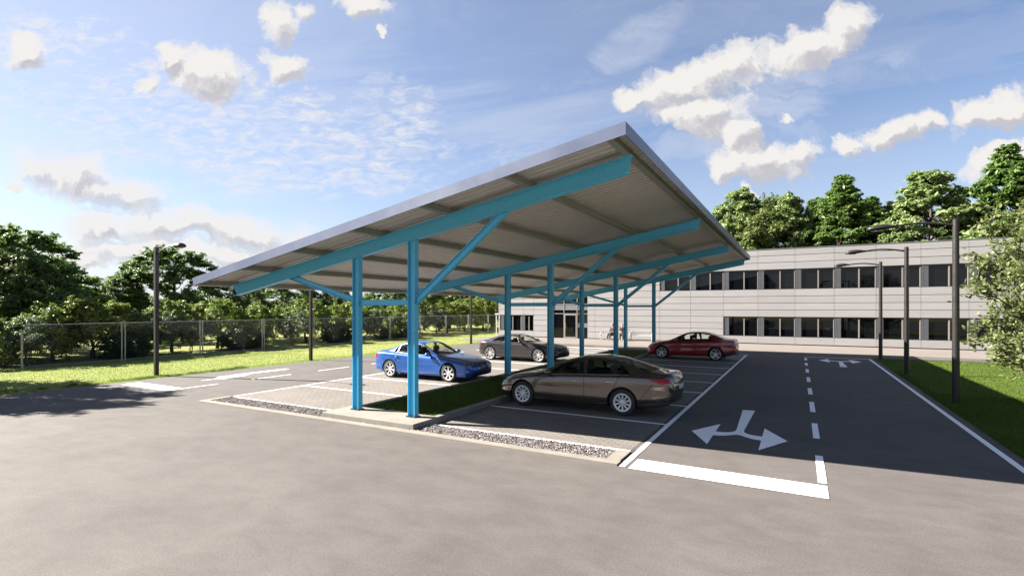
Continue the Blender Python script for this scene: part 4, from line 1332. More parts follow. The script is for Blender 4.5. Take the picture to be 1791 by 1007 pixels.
M['alloy2'] = pbr('silver_hubcap', (.62, .62, .64), .35, .2)
M['brake'] = pbr('brake_dark', (.02, .02, .02), .5, .5)
M['cabin'] = pbr('cabin_dark', (.012, .012, .013), .8)
M['seat'] = pbr('seat_fabric', (.018, .018, .02), .85)
M['plastic'] = pbr('bumper_plastic', (.02, .02, .021), .55)
M['plate'] = pbr('licence_plate', (.45, .45, .43), .4)
def lamp_mat(name, c1, c2):
    m, t, b = new_mat(name)
    co = t.node('ShaderNodeTexCoord').outputs['Object']
    v = t.node('ShaderNodeTexVoronoi', ins={'Vector': co, 'Scale': 14.0})
    t.l.new(t.mix(t.ramp(v.outputs['Distance'], [(.15, 0.), (.45, 1.)]), c1, c2), b.inputs['Base Color']); b.inputs['Specular IOR Level'].default_value = .3
    b.inputs['Roughness'].default_value = .12
    return m
M['headlight'] = lamp_mat('headlight_glass', (.55, .57, .60), (.06, .065, .07))
M['taillight'] = lamp_mat('tail_light_red', (.62, .02, .02), (.25, .008, .01))
M['tail_clear'] = lamp_mat('tail_light_clear', (.60, .52, .52), (.22, .12, .12))

def crv(tab, x):
    """smooth interpolation through (x,v) sorted by descending or ascending x"""
    t_ = sorted(tab)
    if x <= t_[0][0]: return t_[0][1]
    if x >= t_[-1][0]: return t_[-1][1]
    for i in range(len(t_) - 1):
        if t_[i][0] <= x <= t_[i + 1][0]: break
    x0, y0 = t_[i]; x1, y1 = t_[i + 1]
    def sl(k):
        if k <= 0 or k >= len(t_) - 1:
            a, b = (0, 1) if k <= 0 else (len(t_) - 2, len(t_) - 1)
            return (t_[b][1] - t_[a][1]) / (t_[b][0] - t_[a][0])
        d0 = (t_[k][1] - t_[k - 1][1]) / (t_[k][0] - t_[k - 1][0]); d1 = (t_[k + 1][1] - t_[k][1]) / (t_[k + 1][0] - t_[k][0])
        if d0 * d1 <= 0: return 0
        return 2 * d0 * d1 / (d0 + d1)
    m0, m1 = sl(i), sl(i + 1); h = x1 - x0; s = (x - x0) / h
    return (2 * s**3 - 3 * s**2 + 1) * y0 + (s**3 - 2 * s**2 + s) * h * m0 + (-2 * s**3 + 3 * s**2) * y1 + (s**3 - s**2) * h * m1

def catmull(P, per):
    out_ = []
    n = len(P)
    for i in range(n - 1):
        p0 = P[max(0, i - 1)]; p1 = P[i]; p2 = P[i + 1]; p3 = P[min(n - 1, i + 2)]
        for k in range(per):
            s = k / per
            out_.append(tuple(.5 * (2 * b + (c - a) * s + (2 * a - 5 * b + 4 * c - d) * s * s + (-a + 3 * b - 3 * c + d) * s**3) for a, b, c, d in zip(p0, p1, p2, p3)))
    out_.append(P[-1])
    return out_

def build_car(cfg, label, loc, rz, group='cars parked under and beside the carport'):
    T, S, B, Wd, GY, WT, ZR_ = (cfg[k] for k in ('T', 'S', 'B', 'W', 'G', 'WT', 'RD'))
    xn, xt = cfg['nose'], cfg['tail']
    wb = cfg['wb'] / 2
    wr = cfg['wr']
    def ring(x):
        t_, s_, b_, w_ = crv(T, x), crv(S, x), crv(B, x), crv(Wd, x)
        g_, wt_, rd_ = crv(GY, x), crv(WT, x), crv(ZR_, x)
        g_ = min(g_, w_ - .055); zr = t_ - rd_
        h = s_ - b_
        m1 = ((g_ + wt_) / 2 + .022, (s_ + zr) / 2)
        # wheel arch flare
        fl = 0
        for wx in (wb, -wb):
            fl = max(fl, math.exp(-((x - wx) / .42) ** 2))
        fl *= .016
        P = [(0, b_ + .02), (.8 * w_, b_), (w_ - .04, b_ + .02), (w_ - .012 + fl, b_ + .09), (w_ + .002 + fl, b_ + .30 * h), (w_ - .006 + fl * .6, b_ + .55 * h), (w_ - .004, b_ + .74 * h),
             (w_ - .016, s_ - .085 * min(1, h / .4)), (w_ - .045, s_ - .02), (g_ + .004, s_ + .012), (m1[0], m1[1]), (wt_ + .012, zr - .012), (wt_ - .055, zr + .55 * rd_), (wt_ * .55, t_ - rd_ * .12), (0, t_)]
        return catmull(P, 3)
    xs = list(np.concatenate([np.linspace(xt, xt + .35, 12)[:-1], np.linspace(xt + .35, xn - .35, 84)[:-1], np.linspace(xn - .35, xn, 14)]))
    bm = bmesh.new()
    rows_ = []
    for x in xs:
        rows_.append([bm.verts.new((x, max(0, y), z)) for (y, z) in ring(x)])
    for i in range(len(rows_) - 1):
        for j in range(len(rows_[0]) - 1):
            bm.faces.new((rows_[i][j], rows_[i + 1][j], rows_[i + 1][j + 1], rows_[i][j + 1]))
    for end, bulge in ((0, -cfg.get('bt', .07)), (-1, cfg.get('bn', .10))):
        base = rows_[end]; prev = base; x0 = xs[end]
        for tt in (.86, .66, .45, .22, 0.0):
            cur = []
            for v in base:
                zc_ = v.co.z
                cur.append(bm.verts.new((x0 + bulge * (1 - tt * tt) * (1 - .25 * abs(2 * (zc_ - base[0].co.z) / (base[-1].co.z - base[0].co.z) - 1) ** 2), v.co.y * tt, zc_)))
            for j in range(len(base) - 1):
                q = (prev[j], cur[j], cur[j + 1], prev[j + 1])
                bm.faces.new(q if end == 0 else q[::-1])
            prev = cur
    bmesh.ops.remove_doubles(bm, verts=bm.verts, dist=1e-5)
    bmesh.ops.dissolve_degenerate(bm, edges=bm.edges, dist=1e-6)
    bmesh.ops.recalc_face_normals(bm, faces=bm.faces)
    if sum((f.normal.dot(Vector((0, 1, 0))) * f.calc_area()) for f in bm.faces) < 0:
        bmesh.ops.reverse_faces(bm, faces=bm.faces)
    reg = bm.faces.layers.int.new('reg')
    NAMES = ['body']
    def rid(n):
        if n not in NAMES: NAMES.append(n)
        return NAMES.index(n)
    A_side, B_z = Vector((1, 0, 0)), Vector((0, 0, 1))
    def cut(poly, A, Bv, regname, filt, only=('body',)):
        """carve convex polygon (coords along A,B) out of faces"""
        ar = sum(poly[i][0] * poly[(i + 1) % len(poly)][1] - poly[(i + 1) % len(poly)][0] * poly[i][1] for i in range(len(poly)))
        if ar < 0: poly = poly[::-1]
        onl = {rid(o) for o in only}
        x0, x1 = min(p[0] for p in poly), max(p[0] for p in poly); z0, z1 = min(p[1] for p in poly), max(p[1] for p in poly)
        fs = []
        for f in bm.faces:
            if f[reg] not in onl or not filt(f): continue
            aa = [v.co.dot(A) for v in f.verts]; bb_ = [v.co.dot(Bv) for v in f.verts]
            if max(aa) < x0 or min(aa) > x1 or max(bb_) < z0 or min(bb_) > z1: continue
            fs.append(f)
        for i in range(len(poly)):
            if not fs: return 0
            p, q = poly[i], poly[(i + 1) % len(poly)]
            nx, nz = (q[1] - p[1]), -(q[0] - p[0])       # outward normal for ccw
            no = A * nx + Bv * nz
            # point on plane
            # solve c with c.A=p0,c.B=p1
            AA, AB, BBv = A.dot(A), A.dot(Bv), Bv.dot(Bv)
            det = AA * BBv - AB * AB
            ca_ = (p[0] * BBv - p[1] * AB) / det; cb_ = (AA * p[1] - AB * p[0]) / det
            co = A * ca_ + Bv * cb_
            geom = list(set(fs) | {e for f in fs for e in f.edges} | {v for f in fs for v in f.verts})
            fset_old = set(fs)
            res = bmesh.ops.bisect_plane(bm, geom=geom, dist=1e-5, plane_co=co, plane_no=no)
            new = [g_ for g_ in res['geom'] if isinstance(g_, bmesh.types.BMFace) and g_.is_valid]
            nn = no.normalized()
            fs = [f for f in new if (f.calc_center_median() - co).dot(nn) < -1e-6]
        k = rid(regname)
        for f in fs: f[reg] = k
        return len(fs)
    side = lambda f: abs(f.normal.y) > .35 and f.calc_center_median().y > .3
    def strip(pts, wd, regname='seam', A=A_side, Bv=B_z, filt=side, only=('body',), closed=False):
        n = len(pts)
        for i in range(n if closed else n - 1):
            p, q = pts[i], pts[(i + 1) % n]
            dx, dz = q[0] - p[0], q[1] - p[1]; L = math.hypot(dx, dz)
            if L < 1e-4: continue
            dx /= L; dz /= L; e = wd * .5
            cut([(p[0] - dx * e - dz * e, p[1] - dz * e + dx * e), (q[0] + dx * e - dz * e, q[1] + dz * e + dx * e), (q[0] + dx * e + dz * e, q[1] + dz * e - dx * e), (p[0] - dx * e + dz * e, p[1] - dz * e - dx * e)], A, Bv, regname, filt, only)
    def topz(x, off): return crv(T, x) - crv(ZR_, x) - off
    def belt(x, off=.03): return crv(S, x) + off
    def winpoly(xf_b, xf_t, xr_t, xr_b, grow=0.0, zr_extra=None):
        """x decreasing to the rear"""
        pts = [(xf_b + grow, belt(xf_b) - grow)]
        n = 7
        for k in range(n + 1):
            x = xf_t + (xr_t - xf_t) * k / n
            pts.append((x + (grow if k == 0 else (-grow if k == n else 0)), max(topz(x, .035) + grow, belt(x) + .005)))
        pts.append((xr_b - grow, belt(xr_b) - grow))
        return pts
    # wheel arches
    ra = wr + cfg.get('gap', .045)
    arch_faces = lambda f: f.calc_center_median().y > .5
    for wx in (wb, -wb):
        poly = [(wx + ra * math.cos(2 * PI * k / 28), wr + .01 + ra * math.sin(2 * PI * k / 28)) for k in range(28)]
        cut(poly, A_side, B_z, 'hole', arch_faces)
    # windows
    gl = lambda f: abs(f.normal.y) > .3 and f.calc_center_median().y > .3 and f.calc_center_median().z > belt(f.calc_center_median().x, -.03)
    for (nm, w4) in cfg['windows']:
        cut(winpoly(*w4, grow=.018), A_side, B_z, 'trim', gl)
    for (nm, w4) in cfg['windows']:
        cut(winpoly(*w4), A_side, B_z, nm, gl, only=('trim',))
    # chrome or body coloured beltline
    if cfg.get('chrome'):
        xa = cfg['windows'][0][1][0]; xb = cfg['chrome']
        n = 8
        pts = [(xa + (xb - xa) * k / n, belt(xa + (xb - xa) * k / n) - .022) for k in range(n + 1)]
        strip(pts, .014, 'chrome', filt=gl if False else (lambda f: f.calc_center_median().y > .3), only=('body', 'trim'))
    # windscreen and rear glass (top projection: a = y, b = x)
    Ay, Bx = Vector((0, 1, 0)), Vector((1, 0, 0))
    topf = lambda f: f.normal.z > .15 and f.calc_center_median().z > belt(f.calc_center_median().x, .015)
    ws = cfg['ws']; rw = cfg['rw']
    for nm, q in (('windscreen', ws), ('rear_window', rw)):
        (xb_c, yb_, xb_s), (xt_c, yt_, xt_s) = q
        g_ = .022; sg = 1 if xb_c > xt_c else -1
        cut([(-.01, xb_c + sg * g_), (yb_ * .5, xb_c + sg * g_ - (xb_c - xb_s) * .25), (yb_ + g_, xb_s + sg * g_ * .5), (yt_ + g_, xt_s - sg * g_ * .5), (yt_ * .5, xt_c - sg * g_ + (xt_s - xt_c) * .25), (-.01, xt_c - sg * g_)], Ay, Bx, 'trim', topf)
        cut([(-.01, xb_c), (yb_ * .5, xb_c - (xb_c - xb_s) * .25), (yb_, xb_s), (yt_, xt_s), (yt_ * .5, xt_c + (xt_s - xt_c) * .25), (-.01, xt_c)], Ay, Bx, nm, topf, only=('trim',))
    # lights, grille, plate, lower bumper
    allf = lambda f: True
    Af = Vector((-1, 1, 0)); front = lambda f: f.calc_center_median().x > xn - .85 and f.calc_center_median().z > .3
    rear = lambda f: f.calc_center_median().x < xt + .8 and f.calc_center_median().z > .3
    Ar = Vector((1, 1, 0))
    for poly in cfg['head']: cut(poly, Af, B_z, 'headlight', front)
    for poly in cfg['tail_l']: cut(poly, Ar, B_z, 'tail_light', rear)
    yz = Vector((0, 1, 0))
    fnose = lambda f: f.calc_center_median().x > xn - .25
    ftail = lambda f: f.calc_center_median().x < xt + .25
    for nm, poly in cfg['front']: cut(poly, yz, B_z, nm, fnose)
    for nm, poly in cfg['rear']: cut(poly, yz, B_z, nm, ftail)
    if cfg.get('low_rear'): cut([(xt - .3, 0), (xt + .75, .0), (xt + .62, cfg['low_rear'] - .05), (xt + .2, cfg['low_rear']), (xt - .3, cfg['low_rear'] + .03)], A_side, B_z, 'lower_bumper', allf)
    # door seams
    doors = cfg['doors']
    for (dn, poly) in doors:
        strip(poly, .010, 'seam', closed=True, filt=lambda f: f.calc_center_median().y > .3, only=('body', 'chrome', 'trim'))
    for pts in cfg.get('seams', []): strip(pts, .009, 'seam')
    # bonnet / boot shut lines in top projection
    tf = lambda f: f.normal.z > .3
    for pts in cfg.get('topseams', []): strip(pts, .009, 'seam', Ay, Bx, tf)
    def inside(pt, poly):
        x, z = pt; c_ = False; j = len(poly) - 1
        for i in range(len(poly)):
            xi, zi = poly[i]; xj, zj = poly[j]
            if (zi > z) != (zj > z) and x < (xj - xi) * (z - zi) / (zj - zi) + xi: c_ = not c_
            j = i
        return c_
    for f in bm.faces:
        if NAMES[f[reg]] == 'body':
            c_ = f.calc_center_median()
            if c_.y < .45 or abs(f.normal.y) < .2: continue
            for (dn, poly) in doors:
                if inside((c_.x, c_.z), poly): f[reg] = rid(dn)
    hole = rid('hole')
    bmesh.ops.delete(bm, geom=[f for f in bm.faces if f[reg] == hole], context='FACES')
    # mirror
    dup = bmesh.ops.duplicate(bm, geom=bm.verts[:] + bm.edges[:] + bm.faces[:])
    dv = [g_ for g_ in dup['geom'] if isinstance(g_, bmesh.types.BMVert)]; df = [g_ for g_ in dup['geom'] if isinstance(g_, bmesh.types.BMFace)]
    for v in dv: v.co.y = -v.co.y
    bmesh.ops.reverse_faces(bm, faces=df)
    bmesh.ops.remove_doubles(bm, verts=[v for v in bm.verts if abs(v.co.y) < 1e-4], dist=2e-4)
    bm.normal_update()
    bm.verts.index_update()
    # vertex normals: area weighted from dense surface
    vn = {}
    for v in bm.verts: vn[v] = v.normal.copy()
    root = thing(cfg['name'], label, 'car', loc, rz, group)
    lipm = MB()
    for e in bm.edges:
        if len(e.link_faces) != 1 or min(abs(v.co.y) for v in e.verts) < .5: continue
        if not any(abs(math.hypot(e.verts[0].co.x - wx, e.verts[0].co.z - wr - .01) - ra) < .03 for wx in (wb, -wb)): continue
        a_, b_ = e.verts[0].co, e.verts[1].co; sg_ = 1 if a_.y > 0 else -1
        lipm.add([a_[:], b_[:], (b_.x, b_.y - sg_ * .07, b_.z), (a_.x, a_.y - sg_ * .07, a_.z)], [(0, 1, 2, 3)], True)
    def piece(name, test, mat, parent):
        vs = []; ns = []; fs = []; ix = {}
        for f in bm.faces:
            if not test(f): continue
            ids = []
            for v in f.verts:
                if v not in ix: ix[v] = len(vs); vs.append(v.co[:]); ns.append(vn[v][:])
                ids.append(ix[v])
            fs.append(ids)
        if not fs: return None
        me = bpy.data.meshes.new(name); me.from_pydata(vs, [], fs)
        me.polygons.foreach_set('use_smooth', [True] * len(fs)); me.update()
        me.normals_split_custom_set_from_vertices(ns)
        me.materials.append(mat)
        o = bpy.data.objects.new(name, me); link(o, parent); return o
    P = cfg['paint']
    R_ = lambda f: NAMES[f[reg]]
    body = piece('body', lambda f: R_(f) in ('body', 'arch_lip'), P, root)
    lipm.build('arch_lip', P, body)
    piece('panel_gap', lambda f: R_(f) == 'seam', M['seam'], body)
    piece('trim', lambda f: R_(f) == 'trim', M['trim'], body)
    piece('chrome_strip', lambda f: R_(f) == 'chrome', M['chrome'], body)
    piece('windscreen', lambda f: R_(f) == 'windscreen', M['car_glass'], root)
    piece('rear_window', lambda f: R_(f) == 'rear_window', M['car_glass'], root)
    piece('lower_bumper', lambda f: R_(f) == 'lower_bumper', M['plastic'], root)
    piece('grille', lambda f: R_(f) == 'grille', M['trim'], root)
    piece('licence_plate', lambda f: R_(f) == 'plate' and f.calc_center_median().x > 0, M['plate'] if cfg.get('fplate') else M['trim'], root)
    piece('licence_plate', lambda f: R_(f) == 'plate' and f.calc_center_median().x < 0, M['plate'], root)
    piece('bumper_chrome', lambda f: R_(f) == 'brightwork', M['chrome'], root)
    doorof = {}
    for s in (1, -1):
        sd = lambda f, s=s: f.calc_center_median().y * s > 0
        piece('headlight', lambda f: R_(f) == 'headlight' and sd(f), M['headlight'], root)
        piece('tail_light', lambda f: R_(f) == 'tail_light' and sd(f), cfg.get('tmat', M['taillight']), root)
        dobj = {}
        for (dn, poly) in doors:
            d_ = piece('door', lambda f: R_(f) == dn and sd(f), P, root); dobj[dn] = d_
        for (wn, w4) in cfg['windows']:
            par = dobj.get(cfg['win_door'].get(wn), root)
            piece('window' if par is not root else 'side_window', lambda f: R_(f) == wn and sd(f), M['car_glass'], par)
        for (dn, hx, hz) in cfg['handles']:
            hw = crv(Wd, hx) - .010
            m = MB(); 
            m.lathe([(0, .0), (.05, .0), (.062, -.004), (.062, -.012)], 'y', 16, center=(hx, s * (hw + .012) , hz))
            m = MB()
            m.tube([(hx - .095, s * (hw - .012), hz), (hx - .075, s * (hw + .022), hz + .002), (hx, s * (hw + .028), hz + .004), (hx + .075, s * (hw + .022), hz + .002), (hx + .095, s * (hw - .012), hz)], [.010, .015, .016, .015, .010], 8)
            m.build('handle', M['chrome'] if cfg.get('hchrome') else P, dobj[dn])
            m = MB(); m.box(hx - .06, s * (hw + .004), hz - .026, hx + .06, s * (hw - .02), hz - .006); m.build('handle_recess', M['seam'], dobj[dn])
        # wing mirror
        mx_ = cfg['mirror']; mw = crv(GY, mx_); mz = belt(mx_, .075)
        m = MB(); vs = []; fs = []; N = 14
        st = [(-.075, .0, .045), (-.06, .5, .06), (-.02, 1.0, .072), (.03, .9, .066), (.075, .55, .05), (.095, .1, .02)]
        for (dx, k_, rz_) in st:
            for q in range(N):
                a = 2 * PI * q / N
                vs.append((mx_ + dx, s * (mw + .165 + math.cos(a) * .105 * max(k_, .65 if dx < 0 else k_)), mz + math.sin(a) * rz_))
        for i in range(len(st) - 1):
            for q in range(N):
                l = (q + 1) % N; fs.append((i * N + q, i * N + l, (i + 1) * N + l, (i + 1) * N + q))
        fs.append(tuple(range(N))); fs.append(tuple(range(len(vs) - N, len(vs))))
        m.add(vs, fs, True)
        first = dobj[doors[0][0]]
        m.build('wing_mirror', P, first, fixn=True)
        m = MB(); m.tube([(mx_ + .02, s * (mw - .01), mz - .055), (mx_ + .02, s * (mw + .09), mz - .03)], [.028, .022], 8); m.build('mirror_arm', M['trim'], first)
    # wheels
    for wx in (wb, -wb):
        for s in (1, -1):
            yc = s * (cfg['track'])
            we = bpy.data.objects.new('wheel', None); link(we, root); we.location = (wx, yc, wr)
            m = MB(); tw = .108
            rr = cfg['rim']
            prof = [(rr - .01, -tw * .8), (rr + .012, -tw * .93), (rr + .05, -tw), (wr - .03, -tw * .96), (wr - .008, -tw * .82), (wr, -tw * .5), (wr, tw * .5), (wr - .008, tw * .82), (wr - .03, tw * .96), (rr + .05, tw), (rr + .012, tw * .93), (rr - .01, tw * .8)]
            m.lathe(prof, 'y', 44); m.build('tyre', M['tyre'], we)
            m = MB()
            yo = s * tw * .80
            m.lathe([(rr + .006, s * tw * .95), (rr - .004, s * tw * .97), (rr - .013, s * tw * .88), (rr - .015, s * tw * .80)], 'y', 44)
            # spokes
            n = cfg['spokes']; hub = cfg.get('hub', .055)
            for k in range(n):
                for pair in cfg['pairs']:
                    a = 2 * PI * k / n + PI / 2
                    def pt(rad, off, dep):
                        cx_ = math.cos(a) * rad - math.sin(a) * off; cz_ = math.sin(a) * rad + math.cos(a) * off
                        return (cx_, s * dep, cz_)
                    w0, w1 = cfg['sw']
                    o0, o1 = pair
                    r0, r1 = hub * .7, rr - .010
                    d0, d1 = tw * .72, tw * .88
                    vs = [pt(r0, o0 - w0, d0), pt(r0, o0 + w0, d0), pt(r1, o1 + w1, d1), pt(r1, o1 - w1, d1),
                          pt(r0, o0 - w0 * 1.1, d0 - .045), pt(r0, o0 + w0 * 1.1, d0 - .045), pt(r1, o1 + w1 * 1.2, d1 - .05), pt(r1, o1 - w1 * 1.2, d1 - .05)]
                    m.add(vs, [(0, 1, 2, 3), (0, 4, 5, 1), (1, 5, 6, 2), (2, 6, 7, 3), (3, 7, 4, 0)])
            m.lathe([(0, s * (tw * .80)), (hub * .8, s * (tw * .79)), (hub, s * tw * .70), (hub, s * tw * .3)], 'y', 24)
            if cfg.get('ringcap'): m.lathe([(rr - .012, s * tw * .90), (rr - .035, s * tw * .90), (rr - .035, s * tw * .7)], 'y', 40)
            m.build('rim', cfg.get('rimmat', M['alloy']), we)
            m = MB(); m.lathe([(rr - .0145, s * tw * .82), (rr - .022, s * tw * .2), (rr - .022, 0)], 'y', 44); m.lathe([(0, s * tw * .25), (rr * .72, s * tw * .25), (rr * .72, s * tw * .15)], 'y', 28); m.lathe([(0, s * tw * .02), (rr - .01, s * tw * .02)], 'y', 28)
            m.build('brake_disc', M['brake'], we)
    # underbody, wheel wells
    m = MB()
    zf = .20
    m.box(-wb + ra + .02, -.78, zf, wb - ra - .02, .78, zf + .03)
    for wx in (wb, -wb):
        for s in (1, -1):
            vs = []; N = 18
            for k in range(N + 1):
                a = -R(12) + (PI + R(24)) * k / N
                for yy in (crv(Wd, wx) - .075, .52):
                    vs.append((wx + (ra + .004) * math.cos(a), s * yy, wr + .01 + (ra + .004) * math.sin(a)))
            fs = [(2 * k, 2 * k + 1, 2 * k + 3, 2 * k + 2) for k in range(N)]
            m.add(vs, fs)
            m.add([(wx - ra - .05, s * .52, .15), (wx + ra + .05, s * .52, .15), (wx + ra + .05, s * .52, wr + ra), (wx - ra - .05, s * .52, wr + ra)], [(0, 1, 2, 3)])
    m.build('underbody', M['cabin'], root)
    # cabin
    xi0, xi1 = cfg['cabin']
    m = MB(); zb2 = crv(S, 0) - .03
    m.box(xi0, -.76, .26, xi1, .76, .30)
    for s in (1, -1): 
        vs = [(xi0, s * .77, .3), (xi1, s * .77, .3), (xi1, s * .72, crv(S, xi1) - .02), (0, s * .75, crv(S, 0) - .02), (xi0, s * .72, crv(S, xi0) - .02)]
        m.add(vs, [(0, 1, 2, 3, 4)])
        m.add([(v[0], v[1] - s * .03, v[2]) for v in vs], [(0, 1, 2, 3, 4)])
    m.box(xi1 - .02, -.74, .3, xi1 + .02, .74, crv(S, xi1) - .02); m.box(xi0 - .02, -.72, .3, xi0 + .02, .72, crv(S, xi0) - .02)
    # dashboard and parcel shelf
    m.polyY([(xi1, .55), (xi1, crv(S, xi1) - .005), (xi1 - .12, crv(S, xi1) + .02), (xi1 - .42, crv(S, xi1) - .02), (xi1 - .45, .62)], -.70, .70)
    m.polyY([(xi0, .55), (xi0, crv(S, xi0) - .01), (xi0 + .38, crv(S, xi0) - .01), (xi0 + .45, .55)], -.66, .66)
    cb = m.build('cabin', M['cabin'], root)
    rz0 = max(crv(T, x) for x in (-.2, -.5, -.8))
    for sx in cfg['seats']:
        ys = (.37, -.37) if sx > -.45 else (.36, -.36)
        for y_ in ys:
            m = MB(); m.box(sx - .05, y_ - .24, .30, sx + .48, y_ + .24, .50, .03)
            top = rz0 - .43
            m.polyY([(sx - .02, .46), (sx + .10, .47), (sx - .08, top), (sx - .18, top)], y_ - .23, y_ + .23)
            m.tube([(sx - .13, y_, top), (sx - .13, y_, top + .07)], .02, 6)
            m.polyY([(sx - .19, top + .05), (sx - .08, top + .05), (sx - .07, top + .20), (sx - .10, top + .235), (sx - .17, top + .235), (sx - .20, top + .2)], y_ - .12, y_ + .12)
            m.build('seat', M['seat'], root, bevel=.02)
    m = MB(); cyy = .37 * cfg.get('lhd', 1)
    cxx = xi1 - .50; pts = []
    for k in range(25):
        a = 2 * PI * k / 24
        pts.append((cxx + math.sin(a) * .18 * math.sin(R(25)) * -1, cyy + math.cos(a) * .18, crv(S, 0) - .03 + math.sin(a) * .18 * math.cos(R(25))))
    m.tube(pts, .014, 8, cap=False); m.tube([(cxx, cyy, crv(S, 0) - .03), (cxx + .2, cyy, crv(S, 0) - .1)], .03, 8); m.tube([pts[0], (cxx, cyy, crv(S, 0) - .03), pts[12]], .014, 6)
    m.build('steering_wheel', M['trim'], root)
    bm.free()
    return root

def door_poly(xf, xfs, xb, wins, xr_low, cfgS, cfgT, cfgRD, z0=.235):
    return None

# --- brown fastback sedan
def S_(tab): return lambda x: crv(tab, x)
brown = dict(name='parked_car', nose=2.14, tail=-2.50, wb=2.70, wr=.325, rim=.215, track=.775, gap=.045,
  T=[(2.14, .57), (2.08, .66), (1.85, .755), (1.4, .85), (.98, .915), (.70, 1.02), (.35, 1.185), (0, 1.31), (-.3, 1.362), (-.6, 1.370), (-1.0, 1.325), (-1.4, 1.225), (-1.8, 1.108), (-2.05, 1.045), (-2.25, 1.028), (-2.40, 1.035), (-2.47, .99), (-2.50, .90)],
  S=[(2.14, .50), (2.05, .60), (1.8, .70), (1.4, .785), (.98, .84), (.5, .88), (0, .905), (-.6, .93), (-1.2, .955), (-1.7, .97), (-2.1, .965), (-2.35, .94), (-2.45, .87), (-2.50, .78)],
  B=[(2.14, .26), (1.9, .20), (1.3, .19), (0, .185), (-1.3, .20), (-2.1, .25), (-2.4, .32), (-2.50, .38)],
  W=[(2.14, .60), (2.08, .69), (1.95, .775), (1.7, .845), (1.35, .885), (.8, .90), (0, .905), (-1.0, .905), (-1.5, .90), (-2.0, .86), (-2.3, .79), (-2.44, .71), (-2.50, .62)],
  G=[(2.14, .50), (1.7, .74), (.98, .785), (0, .80), (-1.2, .775), (-1.9, .72), (-2.3, .66), (-2.5, .50)],
  WT=[(2.14, .42), (1.7, .60), (.98, .70), (.5, .625), (0, .575), (-.5, .565), (-1.2, .575), (-1.8, .60), (-2.2, .60), (-2.5, .45)],
  RD=[(2.14, .03), (1.0, .035), (.7, .04), (0, .055), (-.6, .06), (-1.4, .05), (-2.0, .03), (-2.5, .03)],
  windows=[('wf', (.66, .30, -.26, -.34)), ('wr', (-.42, -.40, -1.06, -1.16)), ('wq', (-1.20, -1.13, -1.30, -1.52))],
  win_door={'wf': 'doorf', 'wr': 'doorr', 'wq': 'doorr0'},
  ws=((.92, .665, .80), (.03, .545, .10)), rw=((-1.98, .575, -1.90), (-1.02, .50, -1.10)),
  head=[[(-1.60, .585), (-1.25, .62), (-.84, .70), (-.90, .735), (-1.52, .70)]],
  tail_l=[[(-1.78, .845), (-1.46, .80), (-1.12, .905), (-1.24, .925), (-1.72, .935)]],
  front=[('grille', [(-.01, .56), (.50, .545), (.46, .615), (-.01, .625)]), ('grille', [(-.01, .28), (.42, .28), (.52, .40), (-.01, .42)])],
  rear=[('plate', [(-.01, .66), (.26, .66), (.26, .77), (-.01, .77)])], low_rear=.40,
  chrome=-1.46, hchrome=True,
  doors=[], handles=[('doorf', -.12, .765), ('doorr', -1.02, .79)], mirror=.56,
  seams=[[(-1.78, .50), (-1.72, .66), (-1.5, .80)] if False else [(-1.80, .46), (-1.98, .70), (-2.06, .80)]],
  topseams=[[(.0, 1.95), (.55, 1.85), (.74, 1.5), (.745, .98)], [(.0, -2.06), (.60, -2.02), (.69, -2.15)]],
  cabin=(-1.75, .95), seats=(.05, -.85), spokes=10, pairs=[(0, 0)], sw=(.014, .021), hub=.062, ringcap=True, rimmat=M['alloy2'],
  paint=car_paint('brown_car_paint', (.095, .076, .070), .9, .22))
def mk_doors(cfg, xf, xs_top, xB, xr_low, z0=.245, two=False, ext=None):
    T, S, RDt = cfg['T'], cfg['S'], cfg['RD']
    tz = lambda x: crv(T, x) - crv(RDt, x) - .008
    wf = dict(cfg['windows'])['wf']
    low = z0
    # front door : up the front edge, along A pillar and roof rail, down B pillar
    pf = [(xf, low), (xf + .015, .55), (xf - .01, crv(S, xf) + .0), (wf[0] + .03, crv(S, wf[0]) + .02)]
    n = 5
    xe = xB + .0
    for k in range(n + 1):
        x = wf[1] + .03 + (xe - wf[1] - .03) * k / n; pf.append((x, max(tz(x), crv(S, x) + .02)))
    pf += [(xB - .01, crv(S, xB)), (xB - .02, low)]
    d = [('doorf', pf)]
    if not two:
        wr_ = dict(cfg['windows'])['wr']
        pr = [(xB - .02, low), (xB - .01, crv(S, xB))]
        for k in range(n + 1):
            x = xe + (ext - xe) * k / n; pr.append((x, max(tz(x), crv(S, x) + .02)))
        pr += [(ext - .10, crv(S, ext)), (ext - .06, crv(S, ext) - .13), (ext + .09, .58), (xr_low + .02, .36), (xr_low + .12, low)]
        d.append(('doorr', pr))
    cfg['doors'] = d
mk_doors(brown, .97, 0, -.37, -.93, ext=-1.17)
